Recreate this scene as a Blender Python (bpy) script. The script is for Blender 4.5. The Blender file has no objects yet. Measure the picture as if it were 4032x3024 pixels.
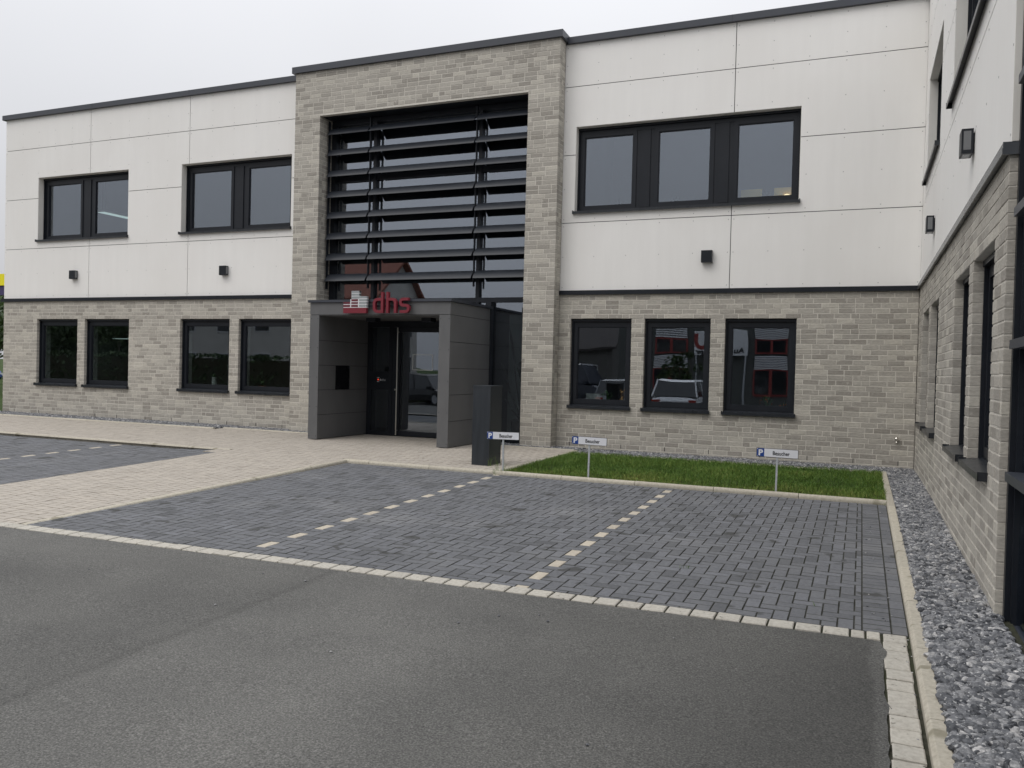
import bpy, math, random
from mathutils import Vector, Matrix, noise
random.seed(11)
PI = math.pi
S = bpy.context.scene
COL = S.collection

# ------------------------------------------------------------------ camera
CAM = Vector((-0.81, -14.5, 1.40))
c_r = Vector((0.921, 0.388, 0.025)); c_f = Vector((-0.387, 0.922, -0.0172)).normalized()
c_r = (c_r - c_f * c_r.dot(c_f)).normalized(); c_u = c_r.cross(c_f)
cd = bpy.data.cameras.new('camera'); cam = bpy.data.objects.new('camera', cd); COL.objects.link(cam)
cam.matrix_world = Matrix(((c_r.x, c_u.x, -c_f.x, CAM.x), (c_r.y, c_u.y, -c_f.y, CAM.y), (c_r.z, c_u.z, -c_f.z, CAM.z), (0, 0, 0, 1)))
cd.sensor_width = 36; cd.lens = 29.23; cd.clip_start = 0.05; cd.clip_end = 2000
S.camera = cam
LENS = 29.23 / 36 * 2
def project(p):
    d = Vector(p) - CAM; z = d.dot(c_f)
    if z < 0.1: return None
    return (d.dot(c_r) / z * LENS, d.dot(c_u) / z * LENS / 0.75, z)   # -1..1 inside the frame

# ------------------------------------------------------------------ world: overcast sky
W = bpy.data.worlds.new('World'); S.world = W; W.use_nodes = True
nt = W.node_tree; nt.nodes.clear()
def N(t, tree=None): return (tree or nt).nodes.new(t)
out = N('ShaderNodeOutputWorld'); bg = N('ShaderNodeBackground'); bg.inputs[1].default_value = 0.1
sky = N('ShaderNodeTexSky'); sky.sky_type = 'NISHITA'; sky.sun_disc = False
SUN_EL, SUN_AZ = math.radians(52), math.radians(215)      # azimuth clockwise from +Y
sky.sun_elevation = SUN_EL; sky.sun_rotation = SUN_AZ; sky.dust_density = 6; sky.air_density = 1.2
tc = N('ShaderNodeTexCoord'); sx = N('ShaderNodeSeparateXYZ'); nt.links.new(tc.outputs['Generated'], sx.inputs[0])
mp = N('ShaderNodeMapRange'); mp.inputs['From Min'].default_value = 0; mp.inputs['From Max'].default_value = 1
mp.inputs['To Min'].default_value = 4.9; mp.inputs['To Max'].default_value = 14.6    # overcast: zenith brighter than horizon
nt.links.new(sx.outputs['Z'], mp.inputs['Value'])
cn = N('ShaderNodeTexNoise'); cn.inputs['Scale'].default_value = 2.2; cn.inputs['Detail'].default_value = 3
nt.links.new(tc.outputs['Generated'], cn.inputs['Vector'])
cr = N('ShaderNodeMapRange'); cr.inputs['To Min'].default_value = 0.91; cr.inputs['To Max'].default_value = 1.09
nt.links.new(cn.outputs['Fac'], cr.inputs['Value'])
mu = N('ShaderNodeMath'); mu.operation = 'MULTIPLY'; nt.links.new(mp.outputs[0], mu.inputs[0]); nt.links.new(cr.outputs[0], mu.inputs[1])
vm = N('ShaderNodeVectorMath'); vm.operation = 'SCALE'; vm.inputs[0].default_value = (0.985, 0.995, 1.035); nt.links.new(mu.outputs[0], vm.inputs['Scale'])
mx = N('ShaderNodeMix'); mx.data_type = 'RGBA'; mx.inputs['Factor'].default_value = 0.94
nt.links.new(sky.outputs[0], mx.inputs['A']); nt.links.new(vm.outputs[0], mx.inputs['B'])
nt.links.new(mx.outputs['Result'], bg.inputs[0]); nt.links.new(bg.outputs[0], out.inputs[0])
sl = bpy.data.lights.new('sun', 'SUN'); sl.energy = 0.8; sl.angle = math.radians(40); sl.color = (1, 0.97, 0.93)
so = bpy.data.objects.new('sun', sl); COL.objects.link(so)
sd = Vector((math.sin(SUN_AZ) * math.cos(SUN_EL), math.cos(SUN_AZ) * math.cos(SUN_EL), math.sin(SUN_EL)))
so.rotation_euler = sd.to_track_quat('Z', 'Y').to_euler(); so.location = (0, -20, 30)
S.view_settings.view_transform = 'Standard'; S.view_settings.look = 'None'; S.view_settings.exposure = 0.11; S.view_settings.gamma = 1
S.render.engine = 'CYCLES'
S.cycles.max_bounces = 8; S.cycles.transparent_max_bounces = 16; S.cycles.glossy_bounces = 4

# ------------------------------------------------------------------ helpers
WL = {}
def put(o, loc=(0, 0, 0), parent=None, rz=0.0):
    COL.objects.link(o); loc = Vector(loc)
    o.location = loc - (WL[parent.name] if parent else Vector())
    if parent: o.parent = parent
    if rz: o.rotation_euler = (0, 0, rz)
    WL[o.name] = loc
    return o
def empty(name, loc=(0, 0, 0), parent=None):
    o = bpy.data.objects.new(name, None); o.empty_display_size = 0.2
    return put(o, loc, parent)
def tag(o, label, cat, group=None):
    o['label'] = label; o['category'] = cat
    if group: o['group'] = group
    return o
class Fr:                                  # frame: u along the wall, d into the wall, z up
    def __init__(s, o=(0, 0, 0), a=0.0): s.o = Vector(o); s.a = a; s.c = math.cos(a); s.s = math.sin(a)
    def __call__(s, u, d, z): return (s.o.x + s.c * u - s.s * d, s.o.y + s.s * u + s.c * d, s.o.z + z)
ID = Fr()
class MB:
    def __init__(s, fr=ID): s.v = []; s.f = []; s.t = []; s.m = []; s.fr = fr
    def add(s, vs, fs, tint=0.5, mi=0):
        b = len(s.v); s.v += [tuple(x) for x in vs]
        for f in fs: s.f.append(tuple(b + i for i in f)); s.t.append(tint); s.m.append(mi)
    def box(s, a0, a1, b0, b1, c0, c1, tint=0.5, fr=None, mi=0):
        g = fr or s.fr
        s.add([g(x, y, z) for z in (c0, c1) for y in (b0, b1) for x in (a0, a1)],
              [(0, 2, 3, 1), (4, 5, 7, 6), (0, 1, 5, 4), (2, 6, 7, 3), (0, 4, 6, 2), (1, 3, 7, 5)], tint, mi)
        return s
    def cbox(s, a0, a1, b0, b1, c0, c1, e=0.006, tint=0.5, fr=None):   # box whose front (b0) edges are chamfered
        g = fr or s.fr
        vs = [g(a0 + e, b0, c0 + e), g(a1 - e, b0, c0 + e), g(a1 - e, b0, c1 - e), g(a0 + e, b0, c1 - e),
              g(a0, b0 + e, c0), g(a1, b0 + e, c0), g(a1, b0 + e, c1), g(a0, b0 + e, c1),
              g(a0, b1, c0), g(a1, b1, c0), g(a1, b1, c1), g(a0, b1, c1)]
        s.add(vs, [(0, 1, 2, 3), (4, 5, 1, 0), (5, 6, 2, 1), (6, 7, 3, 2), (7, 4, 0, 3), (8, 9, 5, 4), (9, 10, 6, 5), (10, 11, 7, 6), (11, 8, 4, 7), (11, 10, 9, 8)], tint)
        return s
    def cyl(s, p0, p1, r0, r1=None, n=10, tint=0.5, cap=True):
        r1 = r0 if r1 is None else r1
        p0 = Vector(p0); p1 = Vector(p1); ax = (p1 - p0).normalized()
        q = ax.orthogonal().normalized(); w = ax.cross(q)
        vs = []
        for p, r in ((p0, r0), (p1, r1)):
            for i in range(n):
                a = 2 * PI * i / n; vs.append(p + q * (r * math.cos(a)) + w * (r * math.sin(a)))
        fs = [(i, (i + 1) % n, n + (i + 1) % n, n + i) for i in range(n)]
        if cap: fs += [tuple(range(n - 1, -1, -1)), tuple(range(n, 2 * n))]
        s.add(vs, fs, tint); return s
    def lathe(s, prof, c=(0, 0, 0), n=14, tint=0.5):
        vs = []
        for r, z in prof:
            for i in range(n): a = 2 * PI * i / n; vs.append((c[0] + r * math.cos(a), c[1] + r * math.sin(a), c[2] + z))
        fs = []
        for k in range(len(prof) - 1):
            for i in range(n): j = (i + 1) % n; fs.append((k * n + i, k * n + j, (k + 1) * n + j, (k + 1) * n + i))
        fs.append(tuple(range(n - 1, -1, -1))); fs.append(tuple(range((len(prof) - 1) * n, len(prof) * n)))
        s.add(vs, fs, tint); return s
    def slab(s, u0, u1, z0, z1, d0, d1, holes, tint=0.5):     # slab with rectangular holes (hu0,hu1,hz0,hz1)
        hs = [(max(a, u0), min(b, u1), max(c, z0), min(e, z1)) for a, b, c, e in holes]
        hs = [h for h in hs if h[1] - h[0] > 1e-4 and h[3] - h[2] > 1e-4]
        us = sorted({u0, u1} | {h[0] for h in hs} | {h[1] for h in hs}); zs = sorted({z0, z1} | {h[2] for h in hs} | {h[3] for h in hs})
        def full(i, j):
            if i < 0 or j < 0 or i >= len(us) - 1 or j >= len(zs) - 1: return False
            uc = (us[i] + us[i + 1]) / 2; zc = (zs[j] + zs[j + 1]) / 2
            return not any(h[0] < uc < h[1] and h[2] < zc < h[3] for h in hs)
        g = s.fr
        for i in range(len(us) - 1):
            for j in range(len(zs) - 1):
                if not full(i, j): continue
                a, b, c, e = us[i], us[i + 1], zs[j], zs[j + 1]
                s.add([g(a, d0, c), g(b, d0, c), g(b, d0, e), g(a, d0, e)], [(0, 1, 2, 3)], tint)
                s.add([g(a, d1, c), g(b, d1, c), g(b, d1, e), g(a, d1, e)], [(3, 2, 1, 0)], tint)
                if not full(i - 1, j): s.add([g(a, d0, c), g(a, d0, e), g(a, d1, e), g(a, d1, c)], [(0, 1, 2, 3)], tint)
                if not full(i + 1, j): s.add([g(b, d0, c), g(b, d1, c), g(b, d1, e), g(b, d0, e)], [(0, 1, 2, 3)], tint)
                if not full(i, j - 1): s.add([g(a, d0, c), g(a, d1, c), g(b, d1, c), g(b, d0, c)], [(0, 1, 2, 3)], tint)
                if not full(i, j + 1): s.add([g(a, d0, e), g(b, d0, e), g(b, d1, e), g(a, d1, e)], [(0, 1, 2, 3)], tint)
        return s
    def mesh(s, name, mat, tints=False, smooth=False):
        me = bpy.data.meshes.new(name); me.from_pydata(s.v, [], s.f)
        for m in (mat if isinstance(mat, (list, tuple)) else [mat]): me.materials.append(m)
        if any(s.m): me.polygons.foreach_set('material_index', s.m)
        if tints: me.attributes.new('tint', 'FLOAT', 'FACE').data.foreach_set('value', s.t)
        if smooth: me.polygons.foreach_set('use_smooth', [True] * len(me.polygons))
        me.update(); return me
    def build(s, name, mat, parent=None, tints=False, smooth=False, kind=None):
        o = bpy.data.objects.new(name, s.mesh(name, mat, tints, smooth)); put(o, (0, 0, 0), parent)
        if kind: o['kind'] = kind
        return o

# ------------------------------------------------------------------ materials
def mat(name, col, rough=0.7, spec=0.5, metal=0.0):
    m = bpy.data.materials.new(name); m.use_nodes = True
    b = m.node_tree.nodes['Principled BSDF']
    b.inputs['Base Color'].default_value = (*col, 1); b.inputs['Roughness'].default_value = rough
    b.inputs['Specular IOR Level'].default_value = spec; b.inputs['Metallic'].default_value = metal
    return m
def surf(name, ramp, scale=4.0, detail=6, rough=0.8, spec=0.3, stretch=(1, 1, 1), tint=None, tintramp=None, bump=0.0, bscale=80.0, bdist=0.004,
         spots=None, big=None, metal=0.0, rvar=0.0):
    """noise coloured surface. tint: 'attr' or 'obj' picks the piece's own colour from tintramp; spots: (scale, threshold, colour, amount); big: (scale, colour, lo, hi)"""
    m = bpy.data.materials.new(name); m.use_nodes = True; t = m.node_tree; b = t.nodes['Principled BSDF']; L = t.links.new
    b.inputs['Roughness'].default_value = rough; b.inputs['Specular IOR Level'].default_value = spec; b.inputs['Metallic'].default_value = metal
    geo = N('ShaderNodeNewGeometry', t); mpn = N('ShaderNodeMapping', t); mpn.inputs['Scale'].default_value = stretch; L(geo.outputs['Position'], mpn.inputs['Vector'])
    P = mpn.outputs[0]
    nz = N('ShaderNodeTexNoise', t); nz.inputs['Scale'].default_value = scale; nz.inputs['Detail'].default_value = detail; nz.inputs['Roughness'].default_value = 0.65; L(P, nz.inputs['Vector'])
    rp = N('ShaderNodeValToRGB', t); es = rp.color_ramp.elements
    es[0].position = 0.3; es[1].position = 0.7; es[0].color = (*ramp[0], 1); es[1].color = (*ramp[-1], 1)
    if len(ramp) == 3: e = es.new(0.5); e.color = (*ramp[1], 1)
    L(nz.outputs['Fac'], rp.inputs[0]); c = rp.outputs[0]
    if tint:
        tr = N('ShaderNodeValToRGB', t); tr.color_ramp.elements[0].color = (*tintramp[0], 1); tr.color_ramp.elements[1].color = (*tintramp[-1], 1)
        if len(tintramp) > 2:
            for k in range(1, len(tintramp) - 1): e = tr.color_ramp.elements.new(k / (len(tintramp) - 1)); e.color = (*tintramp[k], 1)
        if tint == 'attr': a = N('ShaderNodeAttribute', t); a.attribute_name = 'tint'; L(a.outputs['Fac'], tr.inputs[0])
        else: a = N('ShaderNodeObjectInfo', t); L(a.outputs['Random'], tr.inputs[0])
        mm = N('ShaderNodeMix', t); mm.data_type = 'RGBA'; mm.blend_type = 'MULTIPLY'; mm.inputs['Factor'].default_value = 1
        L(c, mm.inputs['A']); L(tr.outputs[0], mm.inputs['B']); c = mm.outputs['Result']
    if big:
        n2 = N('ShaderNodeTexNoise', t); n2.inputs['Scale'].default_value = big[0]; n2.inputs['Detail'].default_value = 4; L(geo.outputs['Position'], n2.inputs['Vector'])
        r2 = N('ShaderNodeMapRange', t); r2.inputs['From Min'].default_value = big[2]; r2.inputs['From Max'].default_value = big[3]; L(n2.outputs['Fac'], r2.inputs['Value'])
        mm = N('ShaderNodeMix', t); mm.data_type = 'RGBA'; mm.inputs['B'].default_value = (*big[1], 1); L(c, mm.inputs['A'])
        L(r2.outputs[0], mm.inputs['Factor']); c = mm.outputs['Result']
    if spots:
        n3 = N('ShaderNodeTexNoise', t); n3.inputs['Scale'].default_value = spots[0]; n3.inputs['Detail'].default_value = 2; L(geo.outputs['Position'], n3.inputs['Vector'])
        r3 = N('ShaderNodeMapRange', t); r3.inputs['From Min'].default_value = spots[1]; r3.inputs['From Max'].default_value = spots[1] + 0.05; r3.inputs['To Max'].default_value = spots[3]; L(n3.outputs['Fac'], r3.inputs['Value'])
        mm = N('ShaderNodeMix', t); mm.data_type = 'RGBA'; mm.inputs['B'].default_value = (*spots[2], 1); L(c, mm.inputs['A'])
        L(r3.outputs[0], mm.inputs['Factor']); c = mm.outputs['Result']
    L(c, b.inputs['Base Color'])
    if rvar:
        rr = N('ShaderNodeMapRange', t); rr.inputs['To Min'].default_value = rough - rvar; rr.inputs['To Max'].default_value = rough + rvar; L(nz.outputs['Fac'], rr.inputs['Value']); L(rr.outputs[0], b.inputs['Roughness'])
    if bump:
        n4 = N('ShaderNodeTexNoise', t); n4.inputs['Scale'].default_value = bscale; n4.inputs['Detail'].default_value = 4; L(P, n4.inputs['Vector'])
        bp = N('ShaderNodeBump', t); bp.inputs['Strength'].default_value = bump; bp.inputs['Distance'].default_value = bdist; L(n4.outputs['Fac'], bp.inputs['Height']); L(bp.outputs[0], b.inputs['Normal'])
    return m
def glass(name, r0=0.09, tr=(0.72, 0.76, 0.76), wav=0.03):
    m = bpy.data.materials.new(name); m.use_nodes = True; t = m.node_tree; t.nodes.clear(); L = t.links.new
    o = N('ShaderNodeOutputMaterial', t); mi = N('ShaderNodeMixShader', t); tp = N('ShaderNodeBsdfTransparent', t); gl = N('ShaderNodeBsdfGlossy', t)
    tp.inputs[0].default_value = (*tr, 1); gl.inputs['Roughness'].default_value = 0.0; gl.inputs[0].default_value = (0.83, 0.89, 1, 1)
    lw = N('ShaderNodeLayerWeight', t); lw.inputs[0].default_value = 0.5
    pw = N('ShaderNodeMath', t); pw.operation = 'POWER'; pw.inputs[1].default_value = 5; L(lw.outputs['Facing'], pw.inputs[0])
    mr = N('ShaderNodeMapRange', t); mr.inputs['To Min'].default_value = r0; mr.inputs['To Max'].default_value = 1; L(pw.outputs[0], mr.inputs['Value'])
    geo = N('ShaderNodeNewGeometry', t); nz = N('ShaderNodeTexNoise', t); nz.inputs['Scale'].default_value = 1.6; nz.inputs['Detail'].default_value = 0; L(geo.outputs['Position'], nz.inputs['Vector'])
    bp = N('ShaderNodeBump', t); bp.inputs['Strength'].default_value = wav; bp.inputs['Distance'].default_value = 0.05; L(nz.outputs['Fac'], bp.inputs['Height']); L(bp.outputs[0], gl.inputs['Normal'])
    L(mr.outputs[0], mi.inputs[0]); L(tp.outputs[0], mi.inputs[1]); L(gl.outputs[0], mi.inputs[2]); L(mi.outputs[0], o.inputs[0])
    return m
def emit(name, col, st):
    m = mat(name, col); b = m.node_tree.nodes['Principled BSDF']; b.inputs['Emission Color'].default_value = (*col, 1); b.inputs['Emission Strength'].default_value = st
    return m
BT = [(0.72, 0.71, 0.70), (0.87, 0.865, 0.86), (0.97, 0.965, 0.955), (1.03, 1.03, 1.02), (1.2, 1.2, 1.17)]
BR = [(0.35, 0.33, 0.293), (0.43, 0.406, 0.362), (0.50, 0.474, 0.425)]
M_brick = surf('brick_clay', BR, 26, 6, 0.9, 0.2, (1, 1, 2.2), 'obj', BT, 0.35, 60, 0.004, spots=(14, 0.66, (0.56, 0.53, 0.475), 0.5))
M_brickj = surf('brick_clay_rows', BR, 26, 6, 0.9, 0.2, (1, 1, 2.2), 'attr', BT, 0.35, 60, 0.004, spots=(14, 0.66, (0.56, 0.53, 0.475), 0.5))
M_mortar = surf('mortar', [(0.57, 0.54, 0.48), (0.66, 0.63, 0.565)], 18, 5, 0.95, 0.1, bump=0.3, bscale=150)
M_panel = surf('fibre_cement_panel', [(0.828, 0.814, 0.784), (0.866, 0.852, 0.822)], 2.6, 8, 0.75, 0.3, (2.2, 2.2, 0.22), bump=0.03, bscale=300, bdist=0.001, big=(0.55, (0.812, 0.794, 0.76), 0.45, 0.75))
M_panelw = surf('fibre_cement_panel_edge', [(0.70, 0.68, 0.63), (0.76, 0.74, 0.69)], 3, 6, 0.75, 0.3)
M_back = mat('dark_substructure', (0.03, 0.03, 0.032), 0.9)
M_dark = surf('anthracite_metal', [(0.010, 0.0125, 0.017), (0.014, 0.0165, 0.022)], 3, 4, 0.4, 0.3, rvar=0.08)
M_fascia = surf('anthracite_coping', [(0.036, 0.041, 0.052), (0.048, 0.053, 0.066)], 1.2, 5, 0.4, 0.5, (0.4, 1, 2), rvar=0.1)
M_sill = surf('anthracite_sill', [(0.014, 0.017, 0.022), (0.026, 0.029, 0.034)], 9, 6, 0.3, 0.4, rvar=0.1)
M_blade = surf('blade_metal', [(0.018, 0.022, 0.029), (0.025, 0.029, 0.037)], 3, 4, 0.45, 0.35, rvar=0.08)
M_canopy = surf('grey_facade_board', [(0.108, 0.109, 0.111), (0.138, 0.139, 0.141)], 2.5, 8, 0.5, 0.45, (1, 1, 0.4), rvar=0.12, bump=0.02, bscale=200)
M_glass = glass('window_glass', 0.16); M_glass2 = glass('curtain_glass', 0.24, (0.62, 0.66, 0.67), 0.02)
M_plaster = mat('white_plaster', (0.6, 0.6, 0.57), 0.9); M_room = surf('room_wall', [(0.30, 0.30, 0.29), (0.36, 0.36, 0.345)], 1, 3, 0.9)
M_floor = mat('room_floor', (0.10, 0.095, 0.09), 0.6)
M_steel = mat('brushed_steel', (0.75, 0.72, 0.66), 0.28, 0.5, 1.0); M_galv = surf('galvanised_steel', [(0.42, 0.44, 0.46), (0.58, 0.60, 0.62)], 30, 4, 0.5, 0.5, metal=0.35)
def asphalt():
    m = surf('asphalt_aggregate', [(0.078, 0.0775, 0.0755), (0.134, 0.133, 0.1295), (0.216, 0.214, 0.209)], 105, 4, 0.92, 0.25, bump=0.8, bscale=120, bdist=0.005)
    t = m.node_tree; b = t.nodes['Principled BSDF']; L = t.links.new
    c = b.inputs['Base Color'].links[0].from_socket
    geo = N('ShaderNodeNewGeometry', t); sp = N('ShaderNodeSeparateXYZ', t); L(geo.outputs['Position'], sp.inputs[0])
    wob = N('ShaderNodeTexNoise', t); wob.inputs['Scale'].default_value = 3; wob.inputs['Detail'].default_value = 5; L(geo.outputs['Position'], wob.inputs['Vector'])
    ax = N('ShaderNodeMath', t); ax.operation = 'MULTIPLY_ADD'; ax.inputs[1].default_value = 0.09; L(wob.outputs['Fac'], ax.inputs[0]); L(sp.outputs['X'], ax.inputs[2])
    def ramp(src, pts):                       # factor along X: lanes laid beside each other, seam and worn track
        r = N('ShaderNodeValToRGB', t); mr = N('ShaderNodeMapRange', t); mr.inputs['From Min'].default_value = -6; mr.inputs['From Max'].default_value = 0; L(src, mr.inputs['Value']); L(mr.outputs[0], r.inputs[0])
        e = r.color_ramp.elements
        for k, (x, v) in enumerate(pts):
            q = e[k] if k < 2 else e.new(0.5); 
            q.position = (x + 6) / 6; q.color = (v, v, v * 0.985, 1)
        return r.outputs[0]
    lane = ramp(ax.outputs[0], [(-6, 0.92), (-4.37, 0.90), (-4.35, 0.78), (-4.33, 0.80), (-4.27, 0.99), (-3.2, 1.05), (-2.2, 0.97), (-1.4, 0.80), (-0.66, 0.60)])
    def mul(a, k):
        mm = N('ShaderNodeMix', t); mm.data_type = 'RGBA'; mm.blend_type = 'MULTIPLY'; mm.inputs['Factor'].default_value = 1; L(a, mm.inputs['A']); L(k, mm.inputs['B']); return mm.outputs['Result']
    c = mul(c, lane)
    n2 = N('ShaderNodeTexNoise', t); n2.inputs['Scale'].default_value = 0.9; n2.inputs['Detail'].default_value = 6; L(geo.outputs['Position'], n2.inputs['Vector'])
    r2 = N('ShaderNodeValToRGB', t); r2.color_ramp.elements[0].position = 0.32; r2.color_ramp.elements[0].color = (0.82, 0.82, 0.82, 1); r2.color_ramp.elements[1].position = 0.7; r2.color_ramp.elements[1].color = (1.14, 1.135, 1.12, 1); L(n2.outputs['Fac'], r2.inputs[0])
    c = mul(c, r2.outputs[0])
    vo = N('ShaderNodeTexVoronoi', t); vo.inputs['Scale'].default_value = 150; L(geo.outputs['Position'], vo.inputs['Vector'])
    r3 = N('ShaderNodeValToRGB', t); r3.color_ramp.elements[0].color = (0.76, 0.76, 0.76, 1); r3.color_ramp.elements[1].color = (1.25, 1.245, 1.22, 1); s3 = N('ShaderNodeSeparateColor', t); L(vo.outputs['Color'], s3.inputs[0]); L(s3.outputs[0], r3.inputs[0])
    c = mul(c, r3.outputs[0]); L(c, b.inputs['Base Color'])
    return m
M_asphalt = asphalt()
PT = [(0.66, 0.66, 0.65), (0.88, 0.88, 0.88), (0.92, 0.92, 0.92), (0.95, 0.95, 0.95), (0.98, 0.98, 0.98), (1.0, 1.0, 0.99), (1.0, 1.0, 1.0), (1.03, 1.03, 1.04), (1.12, 1.12, 1.13)]
kw = dict(scale=38, detail=7, rough=0.85, spec=0.3, bump=0.35, bscale=160, bdist=0.003)
PD = [(0.118, 0.122, 0.132), (0.148, 0.152, 0.162), (0.178, 0.182, 0.192)]
M_pav = surf('dark_paver', PD, tint='obj', tintramp=PT, spots=(4.2, 0.655, (0.055, 0.055, 0.052), 0.8), big=(0.9, (0.24, 0.24, 0.24), 0.55, 1.0), **kw)
M_pavj = surf('dark_paver_rows', PD, tint='attr', tintramp=PT, spots=(4.2, 0.655, (0.055, 0.055, 0.052), 0.8), big=(0.9, (0.24, 0.24, 0.24), 0.55, 1.0), **kw)
BE = [(0.38, 0.343, 0.297), (0.425, 0.386, 0.336), (0.47, 0.431, 0.379)]
BTN = [(0.90, 0.895, 0.89), (0.975, 0.975, 0.975), (1, 1, 1), (1.02, 1.02, 1.015), (1.06, 1.055, 1.045)]
M_bei = surf('beige_paver', BE, tint='obj', tintramp=BTN, spots=(2.2, 0.72, (0.27, 0.24, 0.205), 0.45), **kw)
M_beij = surf('beige_paver_rows', BE, tint='attr', tintramp=BTN, spots=(2.2, 0.72, (0.27, 0.24, 0.205), 0.45), **kw)
M_yel = surf('yellow_paver', [(0.41, 0.365, 0.29), (0.49, 0.44, 0.36), (0.55, 0.50, 0.42)], tint='obj', tintramp=BTN, **kw)
M_white = surf('pale_edging_stone', [(0.36, 0.335, 0.29), (0.465, 0.44, 0.385), (0.53, 0.505, 0.45)], tint='obj', tintramp=BTN, spots=(34, 0.68, (0.10, 0.10, 0.08), 0.85), **kw)
M_kerb = surf('concrete_kerb', [(0.36, 0.33, 0.265), (0.46, 0.425, 0.35), (0.53, 0.495, 0.415)], tint='obj', tintramp=BTN, spots=(4.2, 0.64, (0.17, 0.155, 0.10), 0.6), **kw)
M_joint = surf('joint_sand', [(0.03, 0.031, 0.022), (0.065, 0.063, 0.048)], 30, 4, 0.95, 0.1, big=(1.2, (0.05, 0.06, 0.028), 0.5, 0.8))
M_jointb = surf('beige_joint_sand', [(0.12, 0.105, 0.085), (0.2, 0.18, 0.15)], 30, 4, 0.95, 0.1)
M_edged = surf('sandy_paver_edge', [(0.058, 0.059, 0.056), (0.128, 0.129, 0.125)], 9, 5, 0.95, 0.1)
M_edgeb = surf('sandy_beige_edge', [(0.20, 0.178, 0.145), (0.36, 0.322, 0.27)], 9, 5, 0.95, 0.1)
M_soil = surf('soil', [(0.03, 0.028, 0.018), (0.055, 0.05, 0.03)], 12, 5, 0.95, 0.1)
M_field = surf('verge_ground', [(0.03, 0.05, 0.014), (0.055, 0.085, 0.025)], 2, 6, 0.95, 0.1)

# ------------------------------------------------------------------ ground levels
def z_lot(x, y): return 0.015 + 0.016 * max(y, -21)
def z_path(x, y): return 0.0 if y > -4 else 0.0 + (y + 4) * 0.0258
def z_left(x, y): return z_path(x, y) - 0.045 * min(1, max(0, (-10.1 - x) / 1.2))
def y_edge(x): return -9.03 + 0.0245 * (x + 0.65)          # upper line of the pale edging stones

def grid(name, x0, x1, y0, y1, zf, m, nx=1, ny=1, kind='structure', dz=0.0):
    b = MB(); xs = [x0 + (x1 - x0) * i / nx for i in range(nx + 1)]; ys = [y0 + (y1 - y0) * i / ny for i in range(ny + 1)]
    vs = [(x, y, zf(x, y) + dz) for y in ys for x in xs]
    b.add(vs, [(j * (nx + 1) + i, j * (nx + 1) + i + 1, (j + 1) * (nx + 1) + i + 1, (j + 1) * (nx + 1) + i) for j in range(ny) for i in range(nx)])
    return b.build(name, m, kind=kind)
grid('ground', -700, 700, -700, 700, lambda x, y: -0.36, M_field)
# road sheet with an uneven edge against the pale stones
b = MB(); top = []
x = -60.0
while x < -0.655:
    top.append((x, y_edge(x) - 0.155 + random.uniform(-0.008, 0.006))); x += 0.05 if x > -9 else 2
top.append((-0.662, y_edge(-0.65) - 0.165))
vs = [(x, y, z_lot(x, y) - 0.002) for x, y in top]
rows = [-9.25 - 0.07 * k for k in range(44)] + [-13, -16, -21, -40]; n = len(top)
for k, r in enumerate(rows):
    for i, (x, y) in enumerate(top):
        yy = min(r, y - 0.03 * (k + 1)); xx = x
        if i == n - 1: xx = -0.656 + random.uniform(-0.006, 0.006) + (0.02 if k in (2, 3, 14, 27) else 0)
        vs.append((xx, yy, z_lot(x, yy) - (0.002 if xx < -0.652 else -0.006)))
fs = [(j * n + i, (j + 1) * n + i, (j + 1) * n + i + 1, j * n + i + 1) for j in range(len(rows)) for i in range(n - 1)]
b.add(vs, fs)
road = b.build('asphalt_road', M_asphalt, kind='structure')
grid('yard', -60, 60, -90, -40, lambda x, y: z_lot(0, -21) - 0.002, M_asphalt, kind='structure')
grid('yard_side', -0.668, 60, -40, -16, lambda x, y: z_lot(0, -21) - 0.003, M_asphalt, kind='structure')

# ------------------------------------------------------------------ paving
UX, UY = 0.0965, 0.1005
X0 = -5.39 - UX / 2; Y0 = -4.406 - UY                      # a lengthways stone starts at cell (0,0)
def clip(poly, hp):                                        # half plane a*x+b*y<=c
    a, b_, c = hp; o = []
    for i in range(len(poly)):
        p, q = poly[i], poly[(i + 1) % len(poly)]
        fp = a * p[0] + b_ * p[1] - c; fq = a * q[0] + b_ * q[1] - c
        if fp <= 0: o.append(p)
        if (fp < 0 < fq) or (fq < 0 < fp):
            t = fp / (fp - fq); o.append((p[0] + (q[0] - p[0]) * t, p[1] + (q[1] - p[1]) * t))
    return o
def clip_region(poly, region):
    for h in region:
        poly = clip(poly, h)
        if len(poly) < 3: return []
    o = []
    for p in poly:
        if not o or (abs(p[0] - o[-1][0]) + abs(p[1] - o[-1][1])) > 1e-3: o.append(p)
    if len(o) > 2 and abs(o[0][0] - o[-1][0]) + abs(o[0][1] - o[-1][1]) < 1e-3: o.pop()
    return o if len(o) > 2 else []
def area(p): return abs(sum(p[i][0] * p[(i + 1) % len(p)][1] - p[(i + 1) % len(p)][0] * p[i][1] for i in range(len(p)))) / 2
def shrink(poly, d):                                       # inset convex ccw polygon
    n = len(poly); o = []
    for i in range(n):
        p0, p1, p2 = poly[i - 1], poly[i], poly[(i + 1) % n]
        e1 = Vector((p1[0] - p0[0], p1[1] - p0[1])).normalized(); e2 = Vector((p2[0] - p1[0], p2[1] - p1[1])).normalized()
        n1 = Vector((-e1.y, e1.x)); n2 = Vector((-e2.y, e2.x)); k = 1 + n1.dot(n2)
        v = (n1 + n2) * (d / max(k, 0.3)); o.append((p1[0] + v.x, p1[1] + v.y))
    return o
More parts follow.
